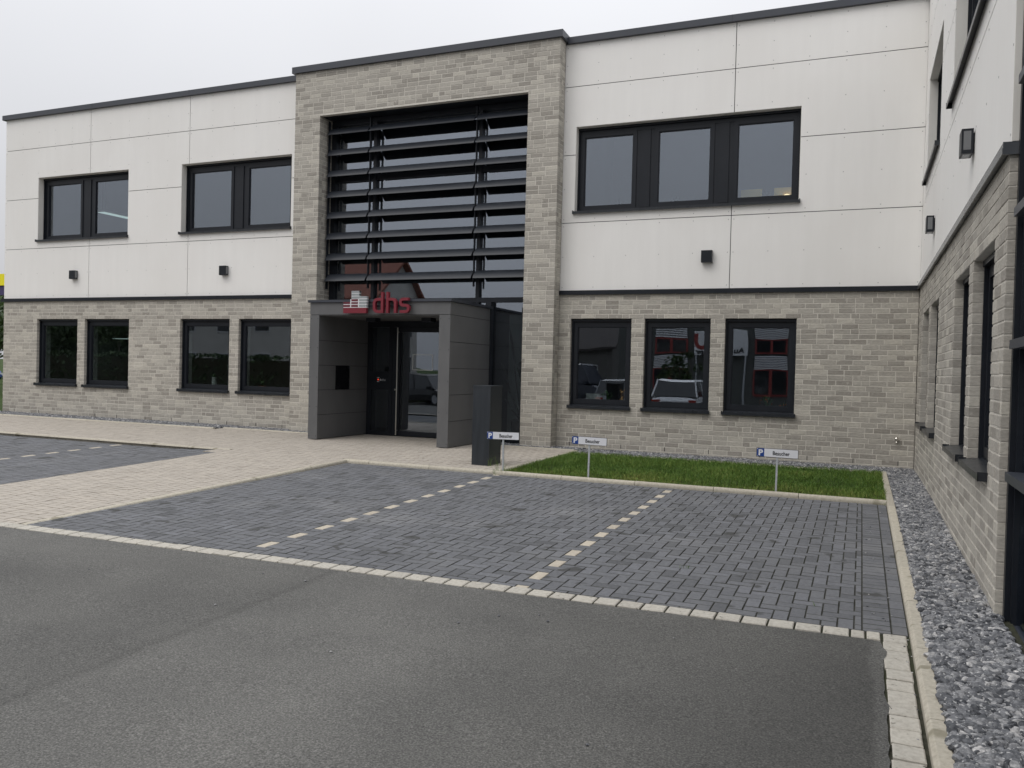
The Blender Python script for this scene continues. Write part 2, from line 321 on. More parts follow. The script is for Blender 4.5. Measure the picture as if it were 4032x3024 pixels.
def stone(mb, poly, zf, jt=0.003, ch=0.004, h=0.03, tint=0.5, lift=0.0, o=(0, 0, 0), tilt=0.002, edge=0):
    a = shrink(poly, jt); c = shrink(poly, jt + ch); n = len(poly)
    cx = sum(p[0] for p in poly) / n; cy = sum(p[1] for p in poly) / n; tx = random.uniform(-tilt, tilt) * 5; ty = random.uniform(-tilt, tilt) * 5
    Z = lambda p: zf(p[0], p[1]) + lift + (p[0] - cx) * tx + (p[1] - cy) * ty - o[2]
    vs = [(p[0] - o[0], p[1] - o[1], Z(p)) for p in c] + [(p[0] - o[0], p[1] - o[1], Z(p) - ch * 0.8) for p in a] + [(p[0] - o[0], p[1] - o[1], Z(p) - h) for p in a]
    fs = [tuple(range(n))] + [(i, n + i, n + (i + 1) % n, (i + 1) % n) for i in range(n)] + [(n + i, 2 * n + i, 2 * n + (i + 1) % n, n + (i + 1) % n) for i in range(n)]
    mb.add(vs, fs[:1], tint); b0 = len(mb.v) - len(vs)
    for f_ in fs[1:]: mb.f.append(tuple(b0 + i for i in f_)); mb.t.append(tint); mb.m.append(edge)
def weight(x, y, z, ar):
    q = project((x, y, z))
    if not q or abs(q[0]) > 1.03 or abs(q[1]) > 1.04: return 0
    return ar * (CAM.z - z) / q[2] ** 3
def herring(x0, x1, y0, y1):
    i0 = math.floor((x0 - X0) / UX) - 2; i1 = math.ceil((x1 - X0) / UX) + 2; j0 = math.floor((y0 - Y0) / UY) - 2; j1 = math.ceil((y1 - Y0) / UY) + 2
    for i in range(i0, i1):
        for j in range(j0, j1):
            k = (i - j) % 4; x = X0 + i * UX; y = Y0 + j * UY
            if k == 0: yield i, j, 'v', [(x, y), (x + UX, y), (x + UX, y + 2 * UY), (x, y + 2 * UY)]
            elif k == 1: yield i, j, 'h', [(x, y), (x + 2 * UX, y), (x + 2 * UX, y + UY), (x, y + UY)]
def pave(parent, stones, zf, mobj, mrow, medge, limit=300, pname='paver'):
    """stones: polygons; the largest in the picture become parts, the rest one joined part"""
    ws = []
    for p in stones:
        cx = sum(q[0] for q in p) / len(p); cy = sum(q[1] for q in p) / len(p)
        ws.append((weight(cx, cy, zf(cx, cy), area(p)), cx, cy, p))
    ws.sort(key=lambda t: -t[0])
    rest = MB()
    for n, (w, cx, cy, p) in enumerate(ws):
        lift = random.uniform(-0.0015, 0.0015)
        if n < limit and w > 0:
            m = MB(); stone(m, p, zf, 0.0022, 0.0042, o=(cx, cy, zf(cx, cy)), lift=lift, edge=1)
            put(bpy.data.objects.new(pname, m.mesh(pname, [mobj, medge])), (cx, cy, zf(cx, cy)), parent)
        else: stone(rest, p, zf, 0.0022, 0.0042, lift=lift, tint=random.random(), edge=1)
    if rest.f: rest.build(pname + '_rows', [mrow, medge], parent, tints=True, kind='stuff')

lot = grid('parking_bay_pavement', -7.84, -0.49, -9.25, -4.0, z_lot, M_joint, 4, 4, dz=-0.009)
reg = [(1, 0, -0.76), (-1, 0, 7.83), (0, 1, -4.042), (0.0245, -1, 9.03 - 0.0245 * 0.65)]   # last: y >= y_edge(x)
reg[3] = (0.0245, -1.0, -(-9.03 + 0.0245 * 0.65))
dark, yel = [], []
for i, j, o, p in herring(-7.83, -0.76, -9.3, -4.04):
    q = clip_region(p, reg)
    if q and area(q) > 0.0003:
        (yel if o == 'v' and i in (0, 25) and j > -48 else dark).append(q)
y = -4.05
while y > -9.1:                                            # the two straight courses along the right kerb
    q = clip_region([(-0.76, y - UY), (-0.595, y - UY), (-0.595, y), (-0.76, y)], [reg[3]])
    if q and area(q) > 0.001: dark.append(q)
    y -= UY
y = -4.05
while y > -9.1:
    q = clip_region([(-0.595, y - 0.2), (-0.502, y - 0.2), (-0.502, y), (-0.595, y)], [reg[3]])
    if q and area(q) > 0.001: dark.append(q)
    y -= 0.2
pave(lot, dark, z_lot, M_pav, M_pavj, M_edged)
for q in yel:
    cx = sum(p[0] for p in q) / len(q); cy = sum(p[1] for p in q) / len(q); m = MB(); stone(m, q, z_lot, o=(cx, cy, z_lot(cx, cy)))
    put(bpy.data.objects.new('marking_paver', m.mesh('marking_paver', M_yel)), (cx, cy, z_lot(cx, cy)), lot)

lot2 = grid('left_parking_pavement', -26, -10.1, -9.5, -3.95, z_left, M_joint, 24, 6, dz=-0.009)
dark, yel = [], []
regl = [(1, 0, -10.1), (-1, 0, 19.0), (0, 1, -3.963), reg[3]]
for i, j, o, p in herring(-19.0, -10.1, -9.5, -3.96):
    q = clip_region(p, regl)
    if q and area(q) > 0.0003: (yel if o == 'v' and i == -73 else dark).append(q)
pave(lot2, dark, z_left, M_pav, M_pavj, M_edged, 60)
for q in yel:
    cx = sum(p[0] for p in q) / len(q); cy = sum(p[1] for p in q) / len(q); m = MB(); stone(m, q, z_left, o=(cx, cy, z_left(cx, cy)))
    put(bpy.data.objects.new('marking_paver', m.mesh('marking_paver', M_yel)), (cx, cy, z_left(cx, cy)), lot2)

foot = grid('footpath', -26, -5.4, -4.0, -0.3, z_path, M_jointb, 6, 2, dz=-0.009)
grid('footpath_stem', -10.1, -7.84, -9.4, -4.0, z_path, M_jointb, 2, 6, dz=-0.0092)
# the path is an L with a step at the gravel: union of rectangles
rects = [(-10.1, -7.912, -9.5, -3.95), (-24.0, -13.33, -3.88, -0.84), (-13.33, -10.36, -3.88, -0.56), (-10.36, -7.41, -3.958, 0.1), (-7.41, -5.462, -3.958, -0.51), (-10.36, -7.912, -4.3, -3.3), (-13.4, -7.4, -3.88, -0.84), (-7.95, -5.462, -3.958, -0.51)]
inside = lambda x, y: any(r[0] <= x <= r[1] and r[2] <= y <= r[3] for r in rects)
bei = []
for i, j, o, p in herring(-24, -5.46, -9.5, 0.1):
    cx = sum(q[0] for q in p) / 4; cy = sum(q[1] for q in p) / 4
    if cy < y_edge(cx) + 0.12:
        if -10.1 < cx < -7.9:
            q = clip_region(p, [(1, 0, -7.912), (-1, 0, 10.1), reg[3]])
            if q and area(q) > 0.0003: bei.append(q)
        continue
    if all(inside(*q) for q in p): bei.append(p); continue
    best = []
    for r in rects:
        q = clip_region(p, [(1, 0, r[1]), (-1, 0, -r[0]), (0, 1, r[3]), (0, -1, -r[2])])
        if q and area(q) > (area(best) if best else 0.0003): best = q
    if best: bei.append(best)
pave(foot, bei, z_path, M_bei, M_beij, M_edgeb)

# pale edging stones: a row along the road and a column along the right kerb
edge = empty('road_edging', (-4, -9.15, -0.13)); edge['kind'] = 'structure'
b = MB(); b.add([(x, y_edge(x) + d, z_lot(x, y_edge(x)) - 0.012) for x in (-22, -0.5) for d in (0.01, -0.2)], [(0, 1, 3, 2)]); b.add([(x, y, z_lot(x, y) - 0.0125) for x in (-0.7, -0.49) for y in (-9.2, -16)], [(0, 1, 3, 2)])
b.build('bedding', M_joint, edge)
x = -0.655
while x > -20:
    w = 0.158 if x < -0.8 else 0.086
    p = [(x - w + 0.002, y_edge(x - w) - 0.148), (x - 0.002, y_edge(x) - 0.148 - 0.0), (x - 0.002, y_edge(x) - 0.004), (x - w + 0.002, y_edge(x - w) - 0.004)]
    cx = x - w / 2; cy = y_edge(cx) - 0.075; m = MB(); stone(m, p, z_lot, jt=0.0045, ch=0.006, o=(cx, cy, z_lot(cx, cy)), lift=0.004 + random.uniform(-0.002, 0.002), tilt=0.003)
    put(bpy.data.objects.new('edging_stone', m.mesh('edging_stone', M_white)), (cx, cy, z_lot(cx, cy)), edge)
    x -= w
y = y_edge(-0.65) - 0.003
while y > -15.5:
    w = 0.157; j = random.uniform(-0.004, 0.004)
    p = [(-0.65 + j, y - w + 0.004), (-0.515 + j, y - w + 0.002 + 0.004), (-0.515 + j, y - 0.002 + 0.004), (-0.65 + j, y - 0.002)]
    cx = -0.58; cy = y - w / 2; m = MB(); stone(m, p, z_lot, jt=0.0045, ch=0.006, o=(cx, cy, z_lot(cx, cy)), lift=0.004 + random.uniform(-0.002, 0.002), tilt=0.004)
    put(bpy.data.objects.new('edging_stone', m.mesh('edging_stone', M_white)), (cx, cy, z_lot(cx, cy)), edge)
    y -= w

# concrete kerbs: one-metre stones with a rounded shoulder
def kerb(name, pts, ztop, w, side, L=1.0, depth=0.2, off=0.0, flat=False):
    """pts: straight line a->b (front edge); the stone lies to the 'side' (+1 left of direction)"""
    a, b_ = Vector(pts[0]), Vector(pts[1]); d = (b_ - a).normalized(); n = Vector((-d.y, d.x)) * side; tot = (b_ - a).length
    root = empty(name, (a.x, a.y, ztop(a.x, a.y))); root['kind'] = 'structure'
    s0 = -off
    while s0 < tot:
        t0 = max(s0, 0) + 0.003; t1 = min(s0 + L, tot) - 0.003; s0 += L
        if t1 - t0 < 0.02: continue
        prof = [(0, -depth), (0, -0.036), (0.003, -0.022), (0.011, -0.010), (0.023, -0.003), (0.038, 0), (w - 0.010, 0), (w, -0.008), (w, -depth)]
        if flat: prof = [(0, -depth), (0, -0.022), (0.014, -0.003), (0.02, 0), (w - 0.006, 0), (w, -0.006), (w, -depth)]
        j = random.uniform(-0.001, 0.001); jz = random.uniform(-0.002, 0.002)
        ring = []
        mid = a + d * ((t0 + t1) / 2)
        for t in (t0, t1):
            for (o_, z_) in prof:
                p = a + d * t + n * (o_ + j); ring.append((p.x - mid.x, p.y - mid.y, ztop(p.x, p.y) + z_ + jz))
        k = len(prof); m = MB()
        m.add(ring, [(i, i + 1, k + i + 1, k + i) for i in range(k - 1)] + [tuple(range(k - 1, -1, -1)), tuple(range(k, 2 * k))])
        put(bpy.data.objects.new('kerb_stone', m.mesh('kerb_stone', M_kerb)), (mid.x, mid.y, 0), root)
    return root
kerb('front_kerb', ((-7.91, -4.04), (-0.5, -4.04)), lambda x, y: 0.002, 0.08, 1, off=0.55)
kerb('path_kerb', ((-7.83, -4.045), (-7.83, y_edge(-7.83) + 0.003)), lambda x, y: z_path(x, y) + 0.004, 0.08, -1)
kerb('lawn_side_kerb', ((-5.38, -3.955), (-5.38, -0.5)), lambda x, y: 0.004, 0.08, 1)
kerb('right_kerb', ((-0.5, -0.74), (-0.5, -16)), lambda x, y: 0.004 + 0.016 * min(0, y + 4), 0.08, 1, off=0.35, flat=True)
kerb('lawn_back_kerb', ((-5.375, -0.78), (-0.5, -0.78)), lambda x, y: -0.008, 0.06, 1)
kerb('left_kerb', ((-24, -3.96), (-10.12, -3.96)), lambda x, y: 0.012, 0.08, 1, flat=True)
kerb('left_gravel_kerb', ((-24, -0.84), (-13.33, -0.84)), lambda x, y: 0.028, 0.06, 1)
kerb('gravel_kerb', ((-13.32, -0.56), (-10.37, -0.56)), lambda x, y: 0.02, 0.06, 1)
kerb('entrance_gravel_kerb', ((-7.40, -0.51), (-5.46, -0.51)), lambda x, y: 0.012, 0.06, 1)

# ------------------------------------------------------------------ the building
BLD = empty('office_building', (-10.0, 0.0, 0.0))
tag(BLD, 'two storey office building with grey brick ground floor and off white cladding panels', 'building')
FA = Fr((0, 0, 0), 0.0)                       # main front, d = +Y
WI = Fr((0, 0, 0), -PI / 2)                   # wing, u = -Y, d = +X
def P(mb, name, m, parent=BLD, **k): return mb.build(name, m, parent, **k)
CH = 0.0833333; ZB = 0.777 - 11 * CH
BRICKS = []                                    # (frame, u, len, d, z, deep)
def brickwall(fr, u0, u1, z0, z1, d, holes, name, deep=0.113, wall_t=0.11, firsthead=True):
    m = MB(fr); rec = 0.0035
    hs = [(a - 0.004, b + 0.004, c - 0.004, e + 0.004) for a, b, c, e in holes]
    m.slab(u0 + 0.004, u1 - 0.004, z0, z1, d + rec, d + wall_t, hs); w = P(m, name, M_mortar)
    k = 0; z = ZB + CH * math.floor((z0 - ZB) / CH)
    while z < z1 - 0.02:
        zc = z + CH / 2; zt = min(z + CH, z1 + 0.004)
        seg = [(u0, u1)]
        for a, b, c, e in holes:
            if c < zc < e:
                ns = []
                for s0, s1 in seg:
                    if b <= s0 or a >= s1: ns.append((s0, s1)); continue
                    if a > s0: ns.append((s0, a))
                    if b < s1: ns.append((b, s1))
                seg = ns
        for s0, s1 in seg:
            u = s0; first = True; L = s1 - s0
            if L < 0.02: continue
            # wild bond: mostly stretchers with some headers
            lens = []
            start = random.choice((0.115, 0.24, 0.18, 0.06)) if first else 0.24
            rem = L; l = start
            while rem > 0.0:
                if rem - l < 0.05: l = rem
                lens.append(min(l, rem)); rem -= lens[-1] + 0.0125
                l = 0.115 if random.random() < 0.17 else 0.24
                if rem <= 0.03: break
            for l in lens:
                if l > 0.03: BRICKS.append((fr, u, min(l, s1 - u), d + random.uniform(-0.0025, 0.0015), z + 0.006 + random.uniform(-.0008, .0008), zt - z - 0.0122, deep, w))
                u += l + 0.0125
        z += CH; k += 1
    return w
LW = [(-19.72, -18.325), (-18.08, -16.65), (-15.085, -13.67), (-13.413, -11.998)]
RW = [(-5.75, -4.61), (-4.373, -3.22), (-2.975, -1.82)]
WW = [(1.005, 2.155), (2.465, 3.665), (5.477, 6.63), (6.90, 8.067)]
ZS, ZH = 0.777, 2.36
BD = -0.02
brickwall(FA, -20.93, -11.70, -0.14, 2.815, BD, [(a, b, ZS, ZH) for a, b in LW], 'left_brick_wall')
brickwall(FA, -5.98, -0.012, -0.14, 2.815, BD, [(a, b, ZS, ZH) for a, b in RW], 'right_brick_wall')
brickwall(WI, 0.02, 8.57, -0.22, 2.815, -0.006, [(a, b, ZS, ZH) for a, b in WW], 'wing_brick_wall')
brickwall(FA, -11.79, -5.98, -0.14, 7.42, -0.31, [(-11.17, -6.587, -0.2, 6.49)], 'portal_brick_wall')
PR = Fr((-5.98, 0, 0), PI / 2)                 # portal right cheek: u = Y, d = -X
brickwall(PR, -0.19, -0.022, -0.14, 7.42, 0.0, [], 'portal_cheek_wall')
PL = Fr((-11.17, 0, 0), PI / 2)
brickwall(PL, -0.19, 0.16, -0.14, 6.49, 0.0, [], 'portal_reveal_wall')
PLo = Fr((-11.79, 0, 0), -PI / 2)
brickwall(PLo, 0.02, 0.19, -0.14, 7.42, 0.0, [], 'portal_outer_cheek_wall')

def bricks_out():
    ws = []
    for B in BRICKS:
        fr, u, l, d, z, h, deep, w = B
        c = Vector(fr(u + l / 2, d, z + h / 2)); q = project(c); s = 0
        if q and abs(q[0]) < 1.0 and abs(q[1]) < 1.0:
            nrm = Vector(fr(0, -1, 0)) - Vector(fr(0, 0, 0)); v = CAM - c
            s = max(0, v.normalized().dot(nrm)) * l * h / q[2] ** 2
        ws.append((s, B))
    ws.sort(key=lambda t: -t[0])
    cache = {}; rest = MB()
    for n, (s, (fr, u, l, d, z, h, deep, w)) in enumerate(ws):
        if n < 300:
            key = (round(l, 2), round(h, 3), random.randrange(3))
            if key not in cache:
                m = MB(); e = 0.003
                m.cbox(-l / 2, l / 2, 0, deep, -h / 2, h / 2, e)
                m.v = [(x + random.uniform(-.0015, .0015), y + (random.uniform(-.0015, .0015) if y < 0.02 else 0), zz + random.uniform(-.001, .001)) for x, y, zz in m.v]
                cache[key] = m.mesh('brick', M_brick)
            o = bpy.data.objects.new('brick', cache[key]); put(o, fr(u + l / 2, d, z + h / 2), w, fr.a)
        else:
            i = len(rest.v); e = random.uniform(0.002, 0.004)
            rest.cbox(u, u + l, d, d + deep, z, z + h, e, random.random(), fr)
    rest.build('brickwork', M_brickj, BLD, tints=True, kind='stuff')
bricks_out()

# belts, copings
m = MB(FA)
m.box(-20.99, -11.66, -0.062, 0.03, 2.81, 2.875).box(-20.99, -11.66, -0.066, -0.058, 2.795, 2.83)
P(m, 'belt_flashing', M_dark); m = MB(FA)
m.box(-5.975, -0.002, -0.062, 0.03, 2.811, 2.874).box(-5.975, -0.05, -0.066, -0.058, 2.795, 2.83)
P(m, 'belt_flashing', M_dark)
m = MB(WI); m.box(0.05, 8.59, -0.046, 0.05, 2.818, 2.876).box(0.06, 8.592, -0.05, -0.043, 2.805, 2.842); m.box(8.575, 8.596, -0.047, 0.06, 2.80, 2.878); P(m, 'wing_belt_flashing', surf('sky_paled_flashing', [(0.06, 0.064, 0.07), (0.08, 0.084, 0.09)], 3, 4, 0.26, 0.6, rvar=0.06))  # base colour paler than the front belts, grazing sky reflection put into it
m = MB(FA); m.box(-21.02, -11.85, -0.07, 0.3, 7.375, 7.49); P(m, 'roof_coping', M_fascia); m = MB(FA); m.box(-5.93, 0.02, -0.071, 0.3, 7.376, 7.491); P(m, 'roof_coping', M_fascia)
m = MB(FA); m.box(-11.85, -5.925, -0.37, 0.4, 7.405, 7.532); P(m, 'portal_coping', M_fascia)
m = MB(WI); m.box(-0.3, 12, -0.07, 0.3, 7.38, 7.489); P(m, 'wing_coping', M_fascia)
for x in (-17.9, -14.9, -3.0):                 # seams between the coping lengths
    m = MB(FA); m.box(x, x + 0.004, -0.0725, 0.2, 7.376, 7.4935); P(m, 'coping_seam', M_dark)

# cladding panels with dark joints and their fixings
UA = [(-19.77, -16.76, 4.325, 5.865), (-15.14, -12.095, 4.325, 5.865)]
UU = [(-5.747, -1.846, 4.325, 5.865)]
UWI = [(0.65, 2.95, 4.36, 5.865), (4.49, 7.52, 4.36, 5.865)]
ZJ = [2.876, 4.117, 5.355, 6.60, 7.376]
def cladding(fr, us, holes, d=0.0):
    g = 0.006
    for i in range(len(us) - 1):
        for j in range(len(ZJ) - 1):
            a, b_, c, e = us[i] + (g if i else 0), us[i + 1] - (g if i < len(us) - 2 else 0), ZJ[j] + (g if j else 0), ZJ[j + 1] - (g if j < len(ZJ) - 2 else 0)
            m = MB(fr); m.slab(a, b_, c, e, d, d + 0.008, holes)
            if not m.f: continue
            p = P(m, 'cladding_panel', M_panel)
            s = MB(fr); n = max(2, round((b_ - a) / 0.62)); nz = 3
            for x in range(n + 1):
                for z in range(nz):
                    u = a + 0.04 + (b_ - a - 0.08) * x / n; zz = c + 0.06 + (e - c - 0.12) * z / (nz - 1)
                    if any(h[0] - 0.02 < u < h[1] + 0.02 and h[2] - 0.02 < zz < h[3] + 0.02 for h in holes): continue
                    s.cyl(fr(u, d + 0.001, zz), fr(u, d - 0.0025, zz), 0.010, 0.008, 6)
            if s.f: s.build('fixing', M_screw, p, kind='stuff')
M_screw = mat('panel_fixing', (0.45, 0.445, 0.43), 0.5, 0.5)
cladding(FA, [-20.955, -18.0, -14.92, -11.8], UA)
cladding(FA, [-5.985, -2.93, 0.0], UU)
cladding(WI, [0.012, 8.57], UWI)
m = MB(FA); m.slab(-20.94, -11.8, 2.82, 7.37, 0.03, 0.10, UA); P(m, 'cladding_frame', M_back); m = MB(FA); m.slab(-5.98, 0.0, 2.82, 7.37, 0.03, 0.10, UU); P(m, 'cladding_frame', M_back)
m = MB(WI); m.slab(0.03, 8.56, 2.82, 7.37, 0.03, 0.10, UWI); P(m, 'wing_cladding_frame', M_back)
m = MB(WI); m.box(8.565, 8.578, 0.002, 0.10, 2.885, 7.37); P(m, 'panel_edge_trim', M_panelw)
# structural core with white inner reveals
m = MB(FA)
m.slab(-20.9, -11.2, -0.1, 7.36, 0.11, 0.36, UA + [(a, b, ZS, ZH) for a, b in LW]); P(m, 'structural_wall', M_plaster); m = MB(FA); m.slab(-6.6, 0.10, -0.1, 7.36, 0.11, 0.36, UU + [(a, b, ZS, ZH) for a, b in RW])
P(m, 'structural_wall', M_plaster)
m = MB(WI); m.slab(-0.1, 8.56, -0.1, 7.36, 0.1101, 0.36, UWI + [(a, b, ZS, ZH) for a, b in WW]); P(m, 'wing_structural_wall', M_plaster)
# roof, far walls, floors and rooms
m = MB(FA); m.box(-20.9, 8, 0.31, 10.5, 7.30, 7.40).box(0.31, 8, -14, 0.3, 7.301, 7.401).box(-20.9, 8, 10.5, 10.7, -0.1, 7.35).box(-20.94, -20.9, 0.10, 10.6, -0.1, 7.372).box(7.8, 8, -14, 10.5, -0.1, 7.36); P(m, 'roof_and_rear_wall', M_plaster)
def room(x0, x1, y0, y1, z0, z1):
    m = MB(); V = [(x, y, z) for z in (z0, z1) for y in (y0, y1) for x in (x0, x1)]
    return m, V
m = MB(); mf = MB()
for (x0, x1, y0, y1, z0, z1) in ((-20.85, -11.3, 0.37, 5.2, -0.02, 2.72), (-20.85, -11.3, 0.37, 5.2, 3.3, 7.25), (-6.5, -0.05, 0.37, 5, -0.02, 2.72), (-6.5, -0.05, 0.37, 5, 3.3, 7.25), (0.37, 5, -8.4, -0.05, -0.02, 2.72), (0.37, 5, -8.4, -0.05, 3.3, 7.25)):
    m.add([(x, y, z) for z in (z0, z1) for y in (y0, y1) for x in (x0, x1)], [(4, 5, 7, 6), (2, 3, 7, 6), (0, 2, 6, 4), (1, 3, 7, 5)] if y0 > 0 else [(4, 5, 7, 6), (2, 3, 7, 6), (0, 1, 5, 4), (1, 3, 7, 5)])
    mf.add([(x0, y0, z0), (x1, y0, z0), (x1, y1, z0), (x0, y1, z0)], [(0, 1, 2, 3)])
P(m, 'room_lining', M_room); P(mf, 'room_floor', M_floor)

# ------------------------------------------------------------------ windows
def window(fr, u0, u1, z0, z1, d, npan=1, fw=0.075, mull=0.0, head=0.07, lining=0.0, sill_out=0.055, side=0.04):
    """frame at depth d; npan panes separated by wide dark infill posts; a bent metal sill in front"""
    m = MB(fr); t = 0.075
    m.box(u0, u0 + fw * 0.7, d, d + t, z0, z1).box(u1 - fw * 0.7, u1, d, d + t, z0, z1).box(u0 + fw * 0.7, u1 - fw * 0.7, d, d + t, z1 - head, z1).box(u0 + fw * 0.7, u1 - fw * 0.7, d, d + t, z0, z0 + 0.05)
    W_ = u1 - u0; pw = (W_ - 2 * side - (npan - 1) * mull) / npan
    cells = []
    for i in range(npan):
        a = u0 + side + i * (pw + mull); cells.append((a, a + pw))
        if i: m.box(a - mull + 0.0, a, d + 0.012, d + t, z0 + 0.05, z1 - head)
    win = P(m, 'window', M_dark)
    for i in range(npan - 1):                                  # infill post plates, slightly proud
        a = cells[i][1] + mull * 0.24; b_ = cells[i + 1][0] - mull * 0.24
        q = MB(fr); q.box(a, b_, d - 0.006, d + 0.02, z0 + 0.05, z1 - head - 0.004); P(q, 'infill_plate', M_dark, win)
    for (a, b_) in cells:
        s = 0.068; za = z0 + 0.035; zb = z1 - head + 0.01
        q = MB(fr); q.box(a, a + s, d - 0.004, d + 0.06, za, zb).box(b_ - s, b_, d - 0.004, d + 0.06, za, zb).box(a + s, b_ - s, d - 0.0041, d + 0.06, zb - s, zb).box(a + s, b_ - s, d - 0.0041, d + 0.06, za, za + s * 1.1)
        # glazing bead, a step inward
        e = s + 0.014
        q.box(a + s, a + e, d + 0.01, d + 0.05, za + s, zb - s).box(b_ - e, b_ - s, d + 0.01, d + 0.05, za + s, zb - s).box(a + e, b_ - e, d + 0.0101, d + 0.05, zb - e, zb - s).box(a + e, b_ - e, d + 0.0101, d + 0.05, za + s * 1.1, za + e + 0.006)
        P(q, 'sash', M_dark, win)
        g = MB(fr); g.box(a + s, b_ - s, d + 0.026, d + 0.034, za + s, zb - s); P(g, 'pane', M_glass, win)
        q = MB(fr)
        for du in (0.12, pw - 0.16): q.box(a + du, a + du + 0.035, d - 0.012, d, z0 + 0.008, z0 + 0.022)
        P(q, 'drain_cap', M_dark, win)
    q = MB(fr)                                                  # blind guide rails and head box
    q.box(u0 + 0.002, u0 + 0.03, d - 0.035, d, z0 + 0.01, z1 - 0.05).box(u1 - 0.03, u1 - 0.002, d - 0.035, d, z0 + 0.01, z1 - 0.05).box(u0, u1, d - 0.045, d, z1 - 0.045, z1 - 0.002)
    P(q, 'guide_rail', M_dark, win)
    q = MB(fr); dd = d - 0.002; ov = 0.022; zi = z0 + 0.016; zo = z0 - 0.008; dx = DF - sill_out       # sloping sill sheet with lip and end caps
    a, b_ = u0 - ov, u1 + ov
    q.add([fr(a, dx, zo), fr(b_, dx, zo), fr(b_, DF - 0.001, zi - 0.016), fr(a, DF - 0.001, zi - 0.016), fr(a, dx, zo - 0.004), fr(b_, dx, zo - 0.004), fr(b_, DF - 0.001, zi - 0.02), fr(a, DF - 0.001, zi - 0.02)], [(0, 1, 2, 3), (7, 6, 5, 4)])
    q.add([fr(u0, DF - 0.001, zi - 0.016), fr(u1, DF - 0.001, zi - 0.016), fr(u1, dd, zi), fr(u0, dd, zi)], [(0, 1, 2, 3)])
    q.box(a, b_, dx - 0.004, dx, zo - 0.045, zo + 0.001)
    for x in (a, b_ - 0.012): q.box(x, x + 0.012, dx - 0.006, DF - 0.002, zo - 0.046, zo + 0.016)
    P(q, 'window_sill', M_sill, win)
    if lining:
        q = MB(fr); q.box(u0 - 0.001, u0 + 0.006, 0.009, d - 0.001, z0, z1).box(u1 - 0.006, u1 + 0.001, 0.009, d - 0.001, z0, z1).box(u0 + 0.006, u1 - 0.006, 0.009, d - 0.046, z1 - 0.006, z1 + 0.001); P(q, 'reveal_lining', M_panelw, win)
    return win
DF = BD
for a, b_ in LW + RW: window(FA, a, b_, ZS, ZH, 0.085, 1, 0.09, head=0.085)
DF = -0.006
for a, b_ in WW: window(WI, a, b_, ZS, ZH, 0.105, 1, 0.09, head=0.085)
DF = 0.0
for a, b_, c, e in UA: window(FA, a, b_, c, e, 0.18, 2, 0.09, 0.36, 0.11, 1, side=0.085)
for a, b_, c, e in UU: window(FA, a, b_, c, e, 0.17, 3, 0.09, 0.33, 0.11, 1, side=0.055)
window(WI, *UWI[0], 0.15, 2, 0.09, 0.33, 0.11, 1, side=0.06)
window(WI, *UWI[1], 0.15, 2, 0.09, 0.33, 0.11, 1, side=0.06)
# weep slots near the foot of the walls
for fr, us, d in ((FA, [-20.5, -19.62, -18.6, -17.72, -17.0, -16.1, -15.3, -14.5, -13.7, -12.9, -12.2, -5.72, -4.75, -3.96, -3.2, -2.35, -1.6, -0.9, -0.24], BD), (FA, [-6.35, -6.12, -11.5], -0.31)):
    for u in us:
        z = ZB + CH * (1 if d < -0.1 else 2); q = MB(fr); q.box(u, u + 0.011, d - 0.0025, d + 0.01, z + 0.006, z + CH - 0.004); P(q, 'weep_slot', M_back)

# ------------------------------------------------------------------ portal glazing with sun blades
GY = 0.17
m = MB(FA); m.box(-11.17, -6.585, -0.19, 0.36, 6.492, 6.60); P(m, 'portal_soffit', M_dark)
for x0, x1 in ((-11.17, -11.06), (-10.145, -10.075), (-7.765, -7.695), (-6.70, -6.587)):
    m = MB(FA); m.box(x0, x1, GY - 0.05, GY + 0.12, -0.02, 6.49); P(m, 'mullion', M_dark)
xs = [(-11.06, -10.145), (-10.075, -7.765), (-7.695, -6.70)]
for z0, z1, pr in ((2.69, 2.78, 0.05), (5.22, 5.32, 0.03), (6.40, 6.49, 0.05), (-0.02, 0.06, 0.04)):
    for i, (a, b_) in enumerate(xs):
        if i == 1 and z1 < 1: continue
        m = MB(FA); m.box(a, b_, GY - pr, GY + 0.1, z0, z1); P(m, 'transom', M_dark)
for a, b_ in xs:
    for z0, z1 in ((2.78, 5.22), (5.32, 6.40)):
        m = MB(FA); m.box(a, b_, GY + 0.02, GY + 0.028, z0, z1); P(m, 'pane', M_glass2)
for a, b_ in (xs[0], xs[2]):
    m = MB(FA); m.box(a, b_, GY + 0.02, GY + 0.028, 0.06, 2.69); P(m, 'pane', M_glass2)
m = MB(FA); m.box(-7.52, -7.40, GY - 0.10, GY + 0.08, -0.02, 2.69); P(m, 'mullion', M_dark)
